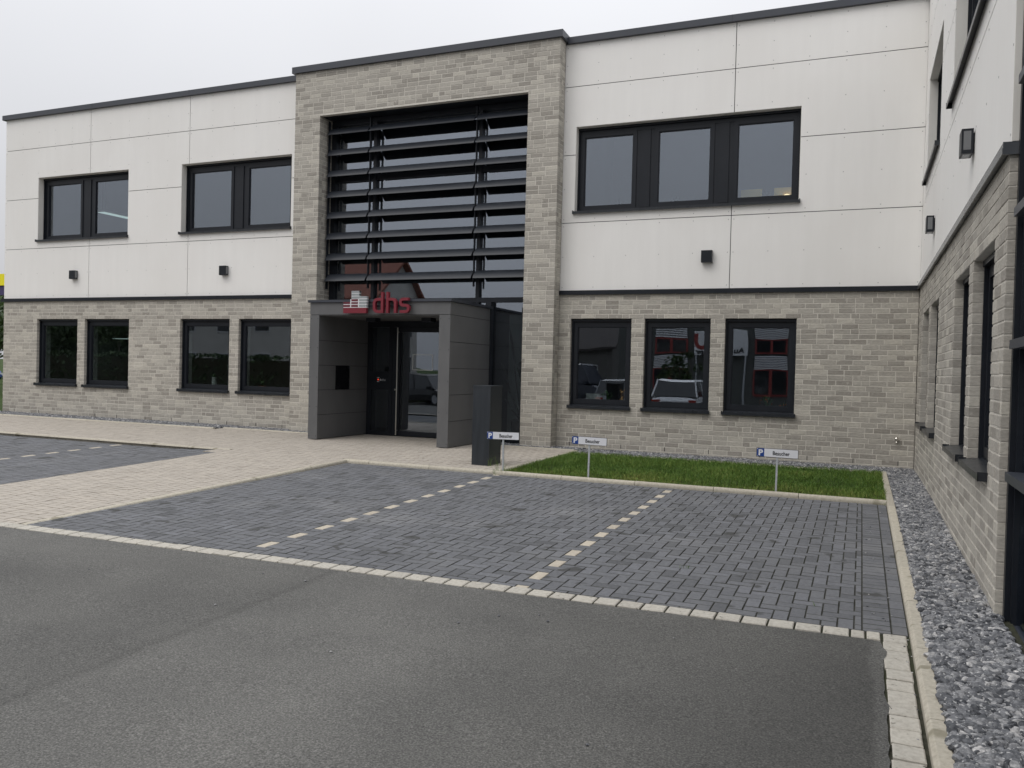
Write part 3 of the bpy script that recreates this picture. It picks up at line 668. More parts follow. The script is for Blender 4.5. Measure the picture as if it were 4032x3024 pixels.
# bearer plates for the blades
for x in (-11.12, -10.115, -7.735, -6.64):
    m = MB(FA); m.box(x - 0.006, x + 0.006, -0.07, 0.0, 2.98, 6.44); P(m, 'blade_bearer', M_dark)
    for k in range(8):
        z = 6.205 - 0.43 * k; m = MB(FA); m.box(x - 0.005, x + 0.005, 0.0, GY - 0.05, z - 0.02, z + 0.045); P(m, 'blade_bracket', M_dark)
for k in range(8):
    zc = 6.205 - 0.43 * k
    for a, b_ in ((-11.11, -10.135), (-10.095, -7.755), (-7.715, -6.65)):
        m = MB(FA); prof = []
        n = 7; L = 0.235; ang = math.radians(44)
        for i in range(n):
            t = i / (n - 1); th = 0.021 * math.sin(PI * min(1, max(0, t))) ** 0.6 + 0.003; x_ = (t - 0.5) * L
            prof.append((x_, th))
        ring = [(x_, th) for x_, th in prof] + [(x_, -th * 0.7) for x_, th in reversed(prof)]
        R_ = [(x_ * math.cos(ang) - h * math.sin(ang) - 0.05, zc + 0.015 + x_ * math.sin(ang) + h * math.cos(ang)) for x_, h in ring]
        q = len(R_)
        m.add([FA(a, y, z) for y, z in R_] + [FA(b_, y, z) for y, z in R_], [(i, q + i, q + (i + 1) % q, (i + 1) % q) for i in range(q)] + [tuple(range(q)), tuple(range(2 * q - 1, q - 1, -1))])
        P(m, 'sun_blade', M_blade)
# hall behind the glass
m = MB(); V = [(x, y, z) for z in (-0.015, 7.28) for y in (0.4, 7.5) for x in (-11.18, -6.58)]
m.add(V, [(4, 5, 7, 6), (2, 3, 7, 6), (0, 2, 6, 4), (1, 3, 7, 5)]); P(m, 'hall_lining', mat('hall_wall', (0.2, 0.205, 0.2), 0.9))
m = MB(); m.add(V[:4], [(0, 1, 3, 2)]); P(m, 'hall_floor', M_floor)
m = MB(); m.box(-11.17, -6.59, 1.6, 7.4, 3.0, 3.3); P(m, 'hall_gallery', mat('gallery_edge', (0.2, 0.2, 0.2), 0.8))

# ------------------------------------------------------------------ entrance canopy
CA = empty('entrance_canopy', (-8.9, -1.6, 0), BLD)
cy0, cy1 = -1.6, 0.12
m = MB(); m.box(-10.345, -10.165, cy0 + 0.012, cy1, 0.02, 2.33).box(-7.62, -7.43, cy0 + 0.012, cy1, 0.02, 2.33).box(-10.345, -7.43, cy0 + 0.012, cy1, 2.331, 2.56); m.build('core', M_back, CA)
ZC = [0.0, 0.465, 0.93, 1.395, 1.86, 2.332]
def cpanel(a0, a1, b0, b1, c0, c1, nm='canopy_panel'):
    m = MB(); m.box(a0, a1, b0, b1, c0, c1); return m.build(nm, M_canopy, CA)
for k in range(5):
    z0, z1 = ZC[k] + (0.004 if k else 0.012), ZC[k + 1] - 0.004
    cpanel(-10.162, -10.154, cy0 + 0.009, cy1, z0, z1); cpanel(-7.631, -7.623, cy0 + 0.009, cy1, z0, z1)
    cpanel(-7.426, -7.415, cy0 + 0.009, cy1, z0, z1); cpanel(-10.356, -10.348, cy0 + 0.009, cy1, z0, z1)
cpanel(-10.356, -10.153, cy0, cy0 + 0.008, 0.012, 2.328); cpanel(-7.631, -7.415, cy0, cy0 + 0.008, 0.012, 2.328)
cpanel(-10.356, -7.415, cy0 - 0.001, cy0 + 0.008, 2.336, 2.555)
cpanel(-7.4265, -7.4155, cy0 + 0.009, cy1, 2.336, 2.555); cpanel(-10.356, -10.348, cy0 + 0.009, cy1, 2.336, 2.555)
m = MB(); m.box(-10.15, -7.635, cy0 + 0.01, cy1, 2.322, 2.330); m.build('soffit', M_canopy, CA)
m = MB(); m.box(-10.39, -7.385, cy0 - 0.035, cy1 + 0.02, 2.56, 2.606); m.build('coping', M_fascia, CA)
s = MB()
for x in (-10.33, -10.18, -7.605, -7.44):
    for z in (0.07, 0.62, 1.17, 1.72, 2.26): s.cyl((x, cy0 + 0.001, z), (x, cy0 - 0.0025, z), 0.008, 0.006, 6)
s.build('fixing', M_dark, CA, kind='stuff')
m = MB(); m.box(-10.1535, -10.149, -1.04, -0.57, 0.935, 1.393).box(-10.149, -10.146, -1.0, -0.61, 1.29, 1.33); m.build('letter_box', mat('black_glass_plate', (0.006, 0.006, 0.008), 0.12), CA)
for x in (-9.55, -8.35):
    m = MB(); m.box(x, x + 0.2, -0.95, -0.75, 2.25, 2.321); m.build('ceiling_spot', M_dark, CA)
# glazed entrance
DO = empty('entrance_door', (-9.0, 0.05, 0), BLD)
dy = 0.06
m = MB(); m.box(-10.145, -10.06, dy, dy + 0.08, 0.0, 2.32).box(-9.64, -9.555, dy, dy + 0.08, 0.0, 2.32).box(-10.06, -9.64, dy, dy + 0.08, 0, 0.09).box(-10.06, -9.64, dy, dy + 0.08, 2.2, 2.32).box(-10.06, -9.64, dy, dy + 0.08, 0.93, 1.30)
m.box(-8.2, -8.1, dy, dy + 0.08, 0, 2.32).box(-8.1, -7.64, dy + 0.01, dy + 0.08, 0, 2.32).box(-9.555, -8.2, dy, dy + 0.08, 2.2, 2.32); m.build('door_frame', M_dark, DO)
m = MB(); m.box(-9.55, -9.385, dy + 0.005, dy + 0.07, 0.012, 2.195).box(-8.30, -8.205, dy + 0.005, dy + 0.07, 0.012, 2.195).box(-9.385, -8.30, dy + 0.0052, dy + 0.07, 0.012, 0.11).box(-9.385, -8.30, dy + 0.0052, dy + 0.07, 2.1, 2.195); m.build('door_leaf', M_dark, DO)
m = MB(); m.box(-9.385, -8.30, dy + 0.03, dy + 0.038, 0.11, 2.1); m.build('pane', M_glass, DO)
for z0, z1 in ((0.09, 0.93), (1.30, 2.2)):
    m = MB(); m.box(-10.06, -9.64, dy + 0.03, dy + 0.038, z0, z1); m.build('pane', M_glass, DO)
m = MB(); m.cyl((-9.40, dy - 0.075, 0.03), (-9.40, dy - 0.075, 2.19), 0.014, n=12)
for z in (0.12, 2.1): m.cyl((-9.40, dy - 0.075, z), (-9.42, dy + 0.005, z), 0.009, n=8)
m.build('pull_handle', M_steel, DO, smooth=False)
m = MB(); m.cyl((-9.475, dy + 0.005, 0.94), (-9.475, dy - 0.012, 0.94), 0.018, n=12); m.build('lock', M_steel, DO)
m = MB(); s_ = 0.012
a, b_, c, e = -9.106, -8.647, 1.341, 1.658
m.box(a, b_, dy + 0.0285, dy + 0.0295, c, c + s_).box(a, b_, dy + 0.0285, dy + 0.0295, e - s_, e).box(a, a + s_, dy + 0.0284, dy + 0.0294, c + s_, e - s_).box(b_ - s_, b_, dy + 0.0284, dy + 0.0294, c + s_, e - s_); m.build('sticker_outline', mat('white_film', (0.7, 0.72, 0.7), 0.6), DO)
m = MB(); m.box(-9.905, -9.85, dy - 0.006, dy + 0.001, 1.165, 1.178).box(-9.905, -9.85, dy - 0.006, dy + 0.001, 1.085, 1.098); m.build('intercom_bar', M_galv, DO)
m = MB(); m.cyl((-9.878, dy - 0.004, 1.132), (-9.878, dy + 0.001, 1.132), 0.014, n=10); m.build('call_button', emit('red_led', (0.9, 0.05, 0.02), 0.9), DO)
M_TEXT = {}
def text(body, size, loc, m, parent, sx=1.0, ext=0.001, name='lettering', rz=0.0, bold=0.0, align='CENTER'):
    cu = bpy.data.curves.new(name, 'FONT'); cu.body = body; cu.size = size; cu.extrude = ext; cu.offset = bold; cu.align_x = align; cu.align_y = 'BOTTOM_BASELINE'; cu.resolution_u = 3
    o = bpy.data.objects.new('tmp', cu); COL.objects.link(o)
    me = bpy.data.meshes.new_from_object(o.evaluated_get(bpy.context.evaluated_depsgraph_get())); bpy.data.objects.remove(o)
    me.name = name; me.materials.clear(); me.materials.append(m)
    R = Matrix.Rotation(rz, 4, 'Z') @ Matrix.Rotation(PI / 2, 4, 'X') @ Matrix.Diagonal((sx, 1, 1, 1)); me.transform(R)
    return put(bpy.data.objects.new(name, me), loc, parent)
text('dhs', 0.06, (-9.75, dy - 0.004, 1.11), M_galv, DO, 1.1, 0.0006, 'intercom_lettering')
m = MB(); m.box(-9.845, -9.80, dy - 0.004, dy + 0.001, 1.11, 1.135).box(-9.832, -9.815, dy - 0.004, dy + 0.001, 1.135, 1.152); m.build('intercom_emblem', M_galv, DO)

# ------------------------------------------------------------------ company sign on the canopy
SG = empty('company_sign', (-8.9, -1.66, 2.35)); tag(SG, 'red raised letters dhs with a stepped tower emblem on the canopy edge', 'sign')
M_red = surf('sign_red', [(0.175, 0.018, 0.030), (0.20, 0.022, 0.036)], 8, 3, 0.45, 0.4); M_red2 = mat('sign_dark_red', (0.12, 0.012, 0.024), 0.45); M_sgrey = mat('sign_grey', (0.30, 0.325, 0.335), 0.45); M_swhite = mat('sign_white', (0.72, 0.72, 0.73), 0.5)
EX = lambda px: -9.543 + (px - 688) * 0.001227
EZ = lambda py: 2.353 + (590 - py) * 0.001043
def eb(name, m_, x0, x1, yt, yb, d0, d1):
    m = MB(); m.box(EX(x0), EX(x1), d0, d1, EZ(yb), EZ(yt)); return m.build(name, m_, SG)
f0, f1 = -1.722, -1.66
m = MB(); m.box(EX(688), EX(808), f0 + 0.004, f1, EZ(497), EZ(400)).box(EX(808), EX(945), f0 + 0.0041, f1, EZ(497), EZ(350)).box(EX(945), EX(1090), f0 + 0.004, f1, EZ(497), EZ(300)).box(EX(827), EX(962), f0 + 0.0042, f1 + 0.001, EZ(349), EZ(205)); m.build('emblem_plate', M_swhite, SG)
eb('emblem_base', M_red, 688, 1085, 500, 590, f0, f1 + 0.001)
for x0, x1, yt, yb, mm in [(688, 806, 398, 430, M_red2), (688, 806, 448, 482, M_red2), (827, 941, 350, 383, M_red2), (827, 941, 400, 430, M_red2), (827, 941, 448, 482, M_red2)] + [(827, 962, t, b2, M_sgrey) for t, b2 in ((205, 238), (254, 286), (302, 335))] + [(961, 1091, t, b2, M_sgrey) for t, b2 in ((299, 332), (350, 381), (398, 430), (447, 481))]:
    eb('emblem_tile', mm, x0, x1, yt, yb, f0 - 0.001, f1 - 0.001)
def stroke(mb, pts, w, d0, d1):
    n = len(pts); L = []; R = []
    for i in range(n):
        p = Vector(pts[i]); t = Vector((0, 0))
        if i: t += (p - Vector(pts[i - 1])).normalized()
        if i < n - 1: t += (Vector(pts[i + 1]) - p).normalized()
        t.normalize(); nn = Vector((-t.y, t.x)); k = 1
        if 0 < i < n - 1: k = 1 / max(0.5, abs(nn.dot(Vector((-(p - Vector(pts[i - 1])).normalized().y, (p - Vector(pts[i - 1])).normalized().x)))))
        L.append(p + nn * (w / 2 * k)); R.append(p - nn * (w / 2 * k))
    vs = [(q.x, d0, q.y) for q in L] + [(q.x, d0, q.y) for q in R] + [(q.x, d1, q.y) for q in L] + [(q.x, d1, q.y) for q in R]
    fs = []
    for i in range(n - 1):
        fs += [(i, n + i, n + i + 1, i + 1), (2 * n + i, 2 * n + i + 1, 3 * n + i + 1, 3 * n + i), (i, i + 1, 2 * n + i + 1, 2 * n + i), (n + i, 3 * n + i, 3 * n + i + 1, n + i + 1)]
    fs += [(0, 2 * n, 3 * n, n), (n - 1, 2 * n - 1, 4 * n - 1, 3 * n - 1)]
    mb.add(vs, fs)
def arc(cx, cz, rx, rz, a0, a1, n=7): return [(cx + rx * math.cos(math.radians(a0 + (a1 - a0) * i / n)), cz + rz * math.sin(math.radians(a0 + (a1 - a0) * i / n))) for i in range(n + 1)]
sw = 0.05; Z0 = 2.353
def let(name, paths):
    m = MB()
    for i, p in enumerate(paths): stroke(m, p, sw, f0 - 0.0008 * i, f1 - 0.0007 * i)
    m.build(name, M_red, SG)
zb, zt, za = Z0 + sw / 2, Z0 + 0.27 - sw / 2, Z0 + 0.375
xl, xr = -8.917 + sw / 2, -8.702 - sw / 2; r = 0.07
let('letter_d', [[(xr, za), (xr, Z0)], [(xr, zb)] + arc(xl + r, zb + r, r, r, -90, -180) + arc(xl + r, zt - r, r, r, 180, 90) + [(xr, zt)]])
xl, xr = -8.645 + sw / 2, -8.431 - sw / 2
let('letter_h', [[(xl, za), (xl, Z0)], [(xl, zt)] + arc(xr - r, zt - r, r, r, 90, 0) + [(xr, Z0)]])
xl, xr = -8.378 + sw / 2, -8.165 - sw / 2; zm = (zb + zt) / 2; r2 = (zt - zb) / 4
let('letter_s', [[(xr - 0.0, zt)] + arc(xl + r2, zt - r2, r2, r2, 90, 270) + arc(xr - r2, zb + r2, r2, r2, 90, -90) + [(xl - 0.01, zb)]])
m = MB(); m.box(-9.57, -8.18, -1.659, -1.635, 2.465, 2.50)
for x in (-9.4, -8.8, -8.3): m.box(x, x + 0.03, -1.636, -1.6015, 2.47, 2.495)
m.build('mounting_rail', M_dark, SG)

# ------------------------------------------------------------------ wall lamps
M_lens = mat('lamp_lens', (0.16, 0.165, 0.17), 0.25)
def lamp(fr, u, z, label, d=0.0):
    r_ = empty('wall_lamp', fr(u, d, z)); tag(r_, label, 'wall lamp', 'square wall lamps along the upper storey')
    m = MB(fr); h, w_ = 0.205, 0.185
    m.box(u - w_ / 2, u + w_ / 2, d - 0.10, d - 0.012, z, z + h).box(u - w_ / 2 + 0.03, u + w_ / 2 - 0.03, d - 0.012, d - 0.0002, z + 0.03, z + h - 0.03); m.build('housing', M_dark, r_)
    for s_ in (-1, 1):
        m = MB(fr); a = u + s_ * w_ / 2; m.box(a - 0.0015, a + 0.0015, d - 0.085, d - 0.03, z + 0.03, z + h - 0.02); m.build('lens', M_lens, r_)
    m = MB(fr); m.box(u - w_ / 2 + 0.02, u + w_ / 2 - 0.02, d - 0.085, d - 0.03, z - 0.002, z + 0.002); m.build('lens', M_lens, r_)
lamp(FA, -18.45, 3.325, 'dark wall lamp on the cladding farthest left, near the building corner')
lamp(FA, -13.83, 3.322, 'dark wall lamp on the left cladding just beside the brick portal')
lamp(FA, -3.31, 3.32, 'dark wall lamp below the wide three pane window')
lamp(WI, 2.52, 3.30, 'far smaller looking wall lamp on the right wing near the inner corner')
lamp(WI, 6.57, 3.29, 'near large looking wall lamp on the right wing cladding')

# ------------------------------------------------------------------ wing curtain wall at the right edge
for u0 in (8.575, 10.1, 11.6, 13.1):
    m = MB(WI); m.box(u0, u0 + 0.055, 0.04, 0.25, -0.2, 7.37).box(u0 + 0.0551, u0 + 0.10, 0.07, 0.24, -0.2, 7.37); P(m, 'curtain_mullion', M_dark)
for z in (-0.13, 0.80, 1.60, 2.40, 3.2, 4.0, 4.8, 5.6, 6.4):
    for u0 in (8.676, 10.201, 11.701):
        m = MB(WI); m.box(u0, u0 + 1.398, 0.012, 0.2, z, z + 0.055); P(m, 'curtain_transom', M_fascia)
for u0 in (8.676, 10.201, 11.701):
    m = MB(WI); m.box(u0, u0 + 1.398, 0.10, 0.11, -0.2, 7.37); P(m, 'pane', M_glass2)
m = MB(); m.box(0.9, 1.0, -13.2, -8.62, -0.2, 7.3); P(m, 'stair_lining', mat('stair_wall', (0.10, 0.10, 0.105), 0.9))
m = MB(WI); m.box(13.25, 14.2, 0.0, 0.3, -0.3, 7.37); P(m, 'wing_end_wall', M_panel)

# ------------------------------------------------------------------ pillar, signs, tap
PI_ = empty('pillar_box', (-5.88, -3.33, 0)); tag(PI_, 'tall anthracite metal pillar box standing on the beige pavement before the entrance', 'pillar')
M_post = surf('pillar_metal', [(0.015, 0.019, 0.024), (0.030, 0.036, 0.043)], 2.5, 6, 0.45, 0.5, (6, 6, 0.5), rvar=0.1)
m = MB(); m.box(-6.018, -5.742, -3.545, -3.12, -0.04, 1.13); m.build('housing', M_post, PI_)
m = MB(); m.box(-6.022, -5.738, -3.549, -3.116, 1.13, 1.158); m.build('cover', M_post, PI_)
m = MB(); m.box(-5.7418, -5.7405, -3.50, -3.16, 0.02, 1.10); m.build('service_door', M_post, PI_)
for z in (0.15, 1.0):
    m = MB(); m.cyl((-5.7405, -3.18, z), (-5.736, -3.18, z), 0.008, n=8); m.build('lock', M_dark, PI_)
M_blue = mat('sign_blue', (0.012, 0.055, 0.25), 0.4); M_swh = mat('sign_reflective_white', (0.72, 0.73, 0.76), 0.4); M_blk = mat('sign_black', (0.01, 0.01, 0.012), 0.5)
def psign(x, y, label, zt=0.532, rot=0.0, roll=0.0):
    r_ = empty('parking_sign', (x, y, 0)); tag(r_, label, 'sign', 'low visitor parking signs along the kerb')
    w_, h = 0.49, 0.109; z0 = zt - h
    def mk(name, m_, bx):
        m = MB(); m.box(*bx); o = m.build(name, m_, r_); WL[o.name] = WL[r_.name]; o.location = (0, 0, 0); return o
    m = MB(); m.box(-0.011, 0.011, 0.003, 0.025, -0.15, z0 + 0.06); o = m.build('post', M_galv, r_); o.location = (0, 0, 0)
    parts = [mk('rim', M_blk, (-w_ / 2, w_ / 2, -0.003, 0.0025, z0, zt)), mk('plate', M_swh, (-w_ / 2 + 0.005, w_ / 2 - 0.005, -0.0045, -0.0025, z0 + 0.005, zt - 0.005)),
             mk('blue_field', M_blue, (-w_ / 2 + 0.006, -w_ / 2 + 0.093, -0.0055, -0.004, z0 + 0.006, zt - 0.006))]
    for sx_ in (-1, 1):
        for zz in (z0 + 0.012, zt - 0.012): m = MB(); m.cyl((sx_ * (w_ / 2 - 0.012), -0.0065, zz), (sx_ * (w_ / 2 - 0.012), -0.003, zz), 0.0045, n=6); o = m.build('rivet', M_swh, r_); o.location = (0, 0, 0); parts.append(o)
    o = text('P', 0.098, (x - w_ / 2 + 0.05, y - 0.0062, z0 + 0.02), M_swh, r_, 1.05, 0.0006, 'letter_p', bold=0.004); parts.append(o)
    o = text('Besucher', 0.068, (x + 0.045, y - 0.0062, z0 + 0.03), M_blk, r_, 0.78, 0.0006, 'lettering', bold=0.001); parts.append(o)
    for o in parts: pass
    r_.rotation_euler = (0, roll, rot)
    return r_
psign(-5.365, -3.905, 'visitor parking sign on a thin post in front of the dark pillar box', 0.534, 0.0, -0.018)
psign(-4.128, -3.90, 'visitor parking sign at the left end of the lawn, middle of the three', 0.532, 0.0, 0.012)
psign(-1.73, -3.92, 'visitor parking sign nearest the right wing, rightmost of the three', 0.518, 0.0, 0.008)
TP = empty('outdoor_tap', (-0.27, -0.02, 0.46)); tag(TP, 'small silver outdoor tap on the brick wall near the inner corner', 'tap')
m = MB(); m.cyl((-0.27, -0.018, 0.46), (-0.27, -0.05, 0.46), 0.03, 0.026, 12); m.build('rosette', M_steel, TP)
m = MB(); m.lathe([(0.004, -0.034), (0.022, -0.027), (0.034, -0.008), (0.034, 0.008), (0.022, 0.027), (0.004, 0.034)], (-0.27, -0.085, 0.46), 12); m.build('knob', M_steel, TP, smooth=True)
m = MB(); m.cyl((-0.27, -0.07, 0.445), (-0.27, -0.095, 0.40), 0.009, n=8); m.build('spout', M_steel, TP)

# ------------------------------------------------------------------ gravel beds (uncountable)
def gravel_mat():
    m = surf('limestone_chippings', [(0.085, 0.088, 0.095), (0.17, 0.174, 0.183), (0.30, 0.303, 0.308)], 45, 5, 0.75, 0.35, tint='attr', tintramp=[(0.3, 0.31, 0.33), (0.62, 0.63, 0.65), (0.95, 0.95, 0.96), (1.4, 1.38, 1.34), (2.5, 2.4, 2.25)],
             spots=(55, 0.62, (0.55, 0.55, 0.54), 0.8), bump=0.3, bscale=200, bdist=0.002)
    return m
M_grav = gravel_mat()
PHI = (1 + 5 ** 0.5) / 2
ICO_V = [Vector(v).normalized() for v in ((-1, PHI, 0), (1, PHI, 0), (-1, -PHI, 0), (1, -PHI, 0), (0, -1, PHI), (0, 1, PHI), (0, -1, -PHI), (0, 1, -PHI), (PHI, 0, -1), (PHI, 0, 1), (-PHI, 0, -1), (-PHI, 0, 1))]
ICO_F = [(0, 11, 5), (0, 5, 1), (0, 1, 7), (0, 7, 10), (0, 10, 11), (1, 5, 9), (5, 11, 4), (11, 10, 2), (10, 7, 6), (7, 1, 8), (3, 9, 4), (3, 4, 2), (3, 2, 6), (3, 6, 8), (3, 8, 9), (4, 9, 5), (2, 4, 11), (6, 2, 10), (8, 6, 7), (9, 8, 1)]
SHAPES = []
for k in range(24):
    SHAPES.append([v * random.uniform(0.86, 1.15) for v in ICO_V])
ICO2_V = list(ICO_V); ICO2_F = []; _mid = {}
def _m(a, b):
    k = (min(a, b), max(a, b))
    if k not in _mid: _mid[k] = len(ICO2_V); ICO2_V.append(((ICO_V[a] + ICO_V[b]) / 2).normalized())
    return _mid[k]
for a, b, c in ICO_F:
    x, y, z = _m(a, b), _m(b, c), _m(c, a); ICO2_F += [(a, x, z), (b, y, x), (c, z, y), (x, y, z)]
CHUNKS = []
for k in range(40):                            # broken stone: a ball cut by random planes
    pl = [(Vector((random.gauss(0, 1), random.gauss(0, 1), random.gauss(0, 1))).normalized(), random.uniform(0.55, 0.85)) for _ in range(9)]
    o = []
    for v in ICO2_V:
        v = v * random.uniform(0.97, 1.05)
        for n_, d in pl:
            q = v.dot(n_)
            if q > d: v = v - n_ * (q - d)
        o.append(v * 1.25)
    CHUNKS.append(o)
def gravel(name, x0, x1, y0, y1, zf, step, layers=2, size=(0.012, 0.022), bed=True, near=False):
    m = MB()
    for L in range(layers):
        y = y0
        while y < y1:
            x = x0
            while x < x1:
                px = x + random.uniform(-.45, .45) * step; py = y + random.uniform(-.45, .45) * step
                x += step
                if not (x0 <= px <= x1 and y0 <= py <= y1): continue
                r = random.uniform(*size) * (1.25 if random.random() < 0.15 else 1)
                R = Matrix.Rotation(random.uniform(0, 6.28), 3, 'Z') @ Matrix.Rotation(random.uniform(-0.6, 0.6), 3, 'X') @ Matrix.Diagonal((r * random.uniform(0.95, 1.5), r * random.uniform(0.75, 1.05), r * random.uniform(0.55, 0.85)))
                c = Vector((px, py, zf(px, py) - 0.022 + L * 0.013 + random.uniform(-0.004, 0.006)))
                m.add([R @ v + c for v in (CHUNKS[random.randrange(40)] if near else SHAPES[random.randrange(24)])], ICO2_F if near else ICO_F, min(1, max(0, random.gauss(0.46, 0.27))))
            y += step
    o = m.build(name, M_grav, tints=True, kind='stuff')
    if bed:
        b = MB(); b.add([(x, y, zf(x, y) - 0.03) for x, y in ((x0 - .05, y0), (x1 + .05, y0), (x1 + .05, y1 + .05), (x0 - .05, y1 + .05))], [(0, 1, 2, 3)]); b.build('gravel_bed', M_joint, kind='structure')
    return o
zg = lambda x, y: -0.012 + 0.0105 * min(0, y + 4) + 0.02 * (x + 0.42) / 0.42
g1 = gravel('gravel', -0.415, -0.012, -7.5, -0.74, zg, 0.028, 2, (0.0135, 0.023), near=True)
g2 = gravel('gravel', -0.415, 0.03, -13.6, -7.5, zg, 0.030, 2, (0.0145, 0.0265), near=True)
g3 = gravel('gravel', -5.37, -0.02, -0.715, -0.03, lambda x, y: 0.0, 0.027, 2, (0.012, 0.021))
g4 = gravel('gravel', -21.3, -13.34, -0.775, -0.03, lambda x, y: 0.026, 0.034, 2, (0.015, 0.024))
g5 = gravel('gravel', -13.32, -10.38, -0.495, -0.03, lambda x, y: 0.02, 0.032, 2, (0.015, 0.024))
g6 = gravel('gravel', -7.40, -5.40, -0.445, -0.03, lambda x, y: 0.012, 0.027, 2, (0.012, 0.021))
for o, l in ((g1, 'grey limestone gravel strip along the foot of the wing wall'), (g2, 'grey limestone gravel nearest the viewer beside the right kerb'), (g3, 'grey gravel strip between lawn and brick wall'), (g4, 'grey gravel strip along the left brick wall'), (g5, 'grey gravel strip left of the entrance canopy'), (g6, 'grey gravel strip right of the entrance canopy')): tag(o, l, 'gravel')

# ------------------------------------------------------------------ lawn
lawn_z = lambda x, y: -0.012 + 0.006 * (y + 4) * 0.5
grid('lawn_soil', -5.39, -0.49, -3.97, -0.77, lambda x, y: -0.03, M_soil)
M_grass = bpy.data.materials.new('grass_blade'); M_grass.use_nodes = True
t = M_grass.node_tree; b = t.nodes['Principled BSDF']; a = N('ShaderNodeAttribute', t); a.attribute_name = 'tint'; r = N('ShaderNodeValToRGB', t)
es = r.color_ramp.elements; es[0].color = (0.04, 0.088, 0.014, 1); es[1].color = (0.33, 0.31, 0.10, 1); e = es.new(0.35); e.color = (0.082, 0.165, 0.023, 1); e = es.new(0.7); e.color = (0.16, 0.235, 0.043, 1)
t.links.new(a.outputs['Fac'], r.inputs[0]); t.links.new(r.outputs[0], b.inputs['Base Color']); b.inputs['Roughness'].default_value = 0.55; b.inputs['Specular IOR Level'].default_value = 0.3
def blade(m, x, y, z, h, w_, tint):
    a = random.uniform(0, 6.28); dx, dy = math.cos(a), math.sin(a); le = random.uniform(0.15, 0.9) * h; b_ = random.uniform(0, 6.28); lx, ly = math.cos(b_) * le, math.sin(b_) * le
    m.add([(x - dx * w_, y - dy * w_, z), (x + dx * w_, y + dy * w_, z), (x + lx * .35 + dx * w_ * .8, y + ly * .35 + dy * w_ * .8, z + h * .6), (x + lx * .35 - dx * w_ * .8, y + ly * .35 - dy * w_ * .8, z + h * .6), (x + lx, y + ly, z + h * 0.95)], [(0, 1, 2, 3), (3, 2, 4)], tint)
m = MB()
for k in range(62000):
    x = random.uniform(-5.385, -0.49); y = random.uniform(-3.968, -0.775)
    n1 = noise.noise(Vector((x * 1.3, y * 1.3, 0))); n2 = noise.noise(Vector((x * 5, y * 5, 3)))
    front = max(0, 1 - (y + 3.96) / 0.9)                       # shorter and paler toward the kerb, where it is mown and dry
    h = (0.055 + 0.03 * n1 + 0.018 * n2) * (1 - 0.45 * front) * random.uniform(0.6, 1.35)
    blade(m, x, y, -0.03, max(0.02, h), random.uniform(0.0016, 0.003), min(1, max(0, random.gauss(0.40 + 0.26 * front + 0.22 * n1 + 0.10 * n2, 0.16))))
lawn = m.build('lawn_grass', M_grass, tints=True, kind='stuff'); tag(lawn, 'small green lawn between the visitor bays and the brick wall', 'grass')
m = MB()
for cx, cy, n_, sp, hh in ((-5.42, -4.02, 26, 0.05, 0.10), (-5.70, -3.58, 10, 0.06, 0.16), (-5.30, -3.98, 20, 0.06, 0.13), (-5.66, -3.36, 8, 0.06, 0.13), (-5.55, -3.75, 8, 0.06, 0.11), (-2.03, -8.0, 12, 0.04, 0.035), (-0.52, -4.05, 10, 0.04, 0.05), (-1.05, -8.62, 6, 0.015, 0.03), (-2.5, -4.05, 8, 0.4, 0.03), (-3.6, -4.06, 10, 0.5, 0.03)):
    for k in range(n_):
        x = cx + random.gauss(0, sp * .5); y = cy + random.gauss(0, sp * .5); blade(m, x, y, (z_path(x, y) if x < -5.3 and y > -4 else z_lot(x, y)) - 0.004, hh * random.uniform(0.5, 1.3), 0.0017, random.uniform(0.2, 0.7))
wd = m.build('joint_weeds', M_grass, tints=True, kind='stuff'); tag(wd, 'thin weeds and grass tufts growing from the paving joints', 'weeds')

# ------------------------------------------------------------------ things on the window boards
M_leaf = surf('leaf_green', [(0.03, 0.10, 0.02), (0.06, 0.17, 0.04), (0.16, 0.28, 0.09)], 20, 3, 0.5, 0.4)
M_leafd = surf('leaf_dark', [(0.012, 0.03, 0.012), (0.03, 0.055, 0.02)], 20, 3, 0.5, 0.4)
M_terra = mat('terracotta', (0.42, 0.17, 0.10), 0.8); M_wpot = mat('white_pot', (0.6, 0.6, 0.58), 0.5); M_bronze = mat('bronze', (0.45, 0.24, 0.10), 0.35, 0.5, 0.8); M_flower = mat('orange_flower', (0.75, 0.20, 0.03), 0.6)
M_soilp = mat('pot_soil', (0.03, 0.022, 0.015), 0.9)
BZ = ZS + 0.0
m = MB(FA)
for a, b_ in LW + RW: m.box(a - 0.02, b_ + 0.02, 0.165, 0.60, BZ - 0.03, BZ - 0.001)
for a, b_, c, e in UA + UU: m.box(a - 0.02, b_ + 0.02, 0.23, 0.62, c - 0.03, c - 0.001)
P(m, 'window_board', M_plaster)
def leafblade(m, p, q, w_, up=0.0):
    p = Vector(p); q = Vector(q); d = q - p; s_ = d.cross(Vector((0, 0, 1)))
    if s_.length < 1e-5: s_ = Vector((1, 0, 0))
    s_ = s_.normalized() * w_; mid = p + d * 0.5 + Vector((0, 0, up)); m3 = p + d * 0.8 + Vector((0, 0, up * 0.6))
    m.add([p, mid - s_, mid + s_, m3 - s_ * .7, m3 + s_ * .7, q], [(0, 1, 2), (1, 3, 4, 2), (3, 5, 4)])
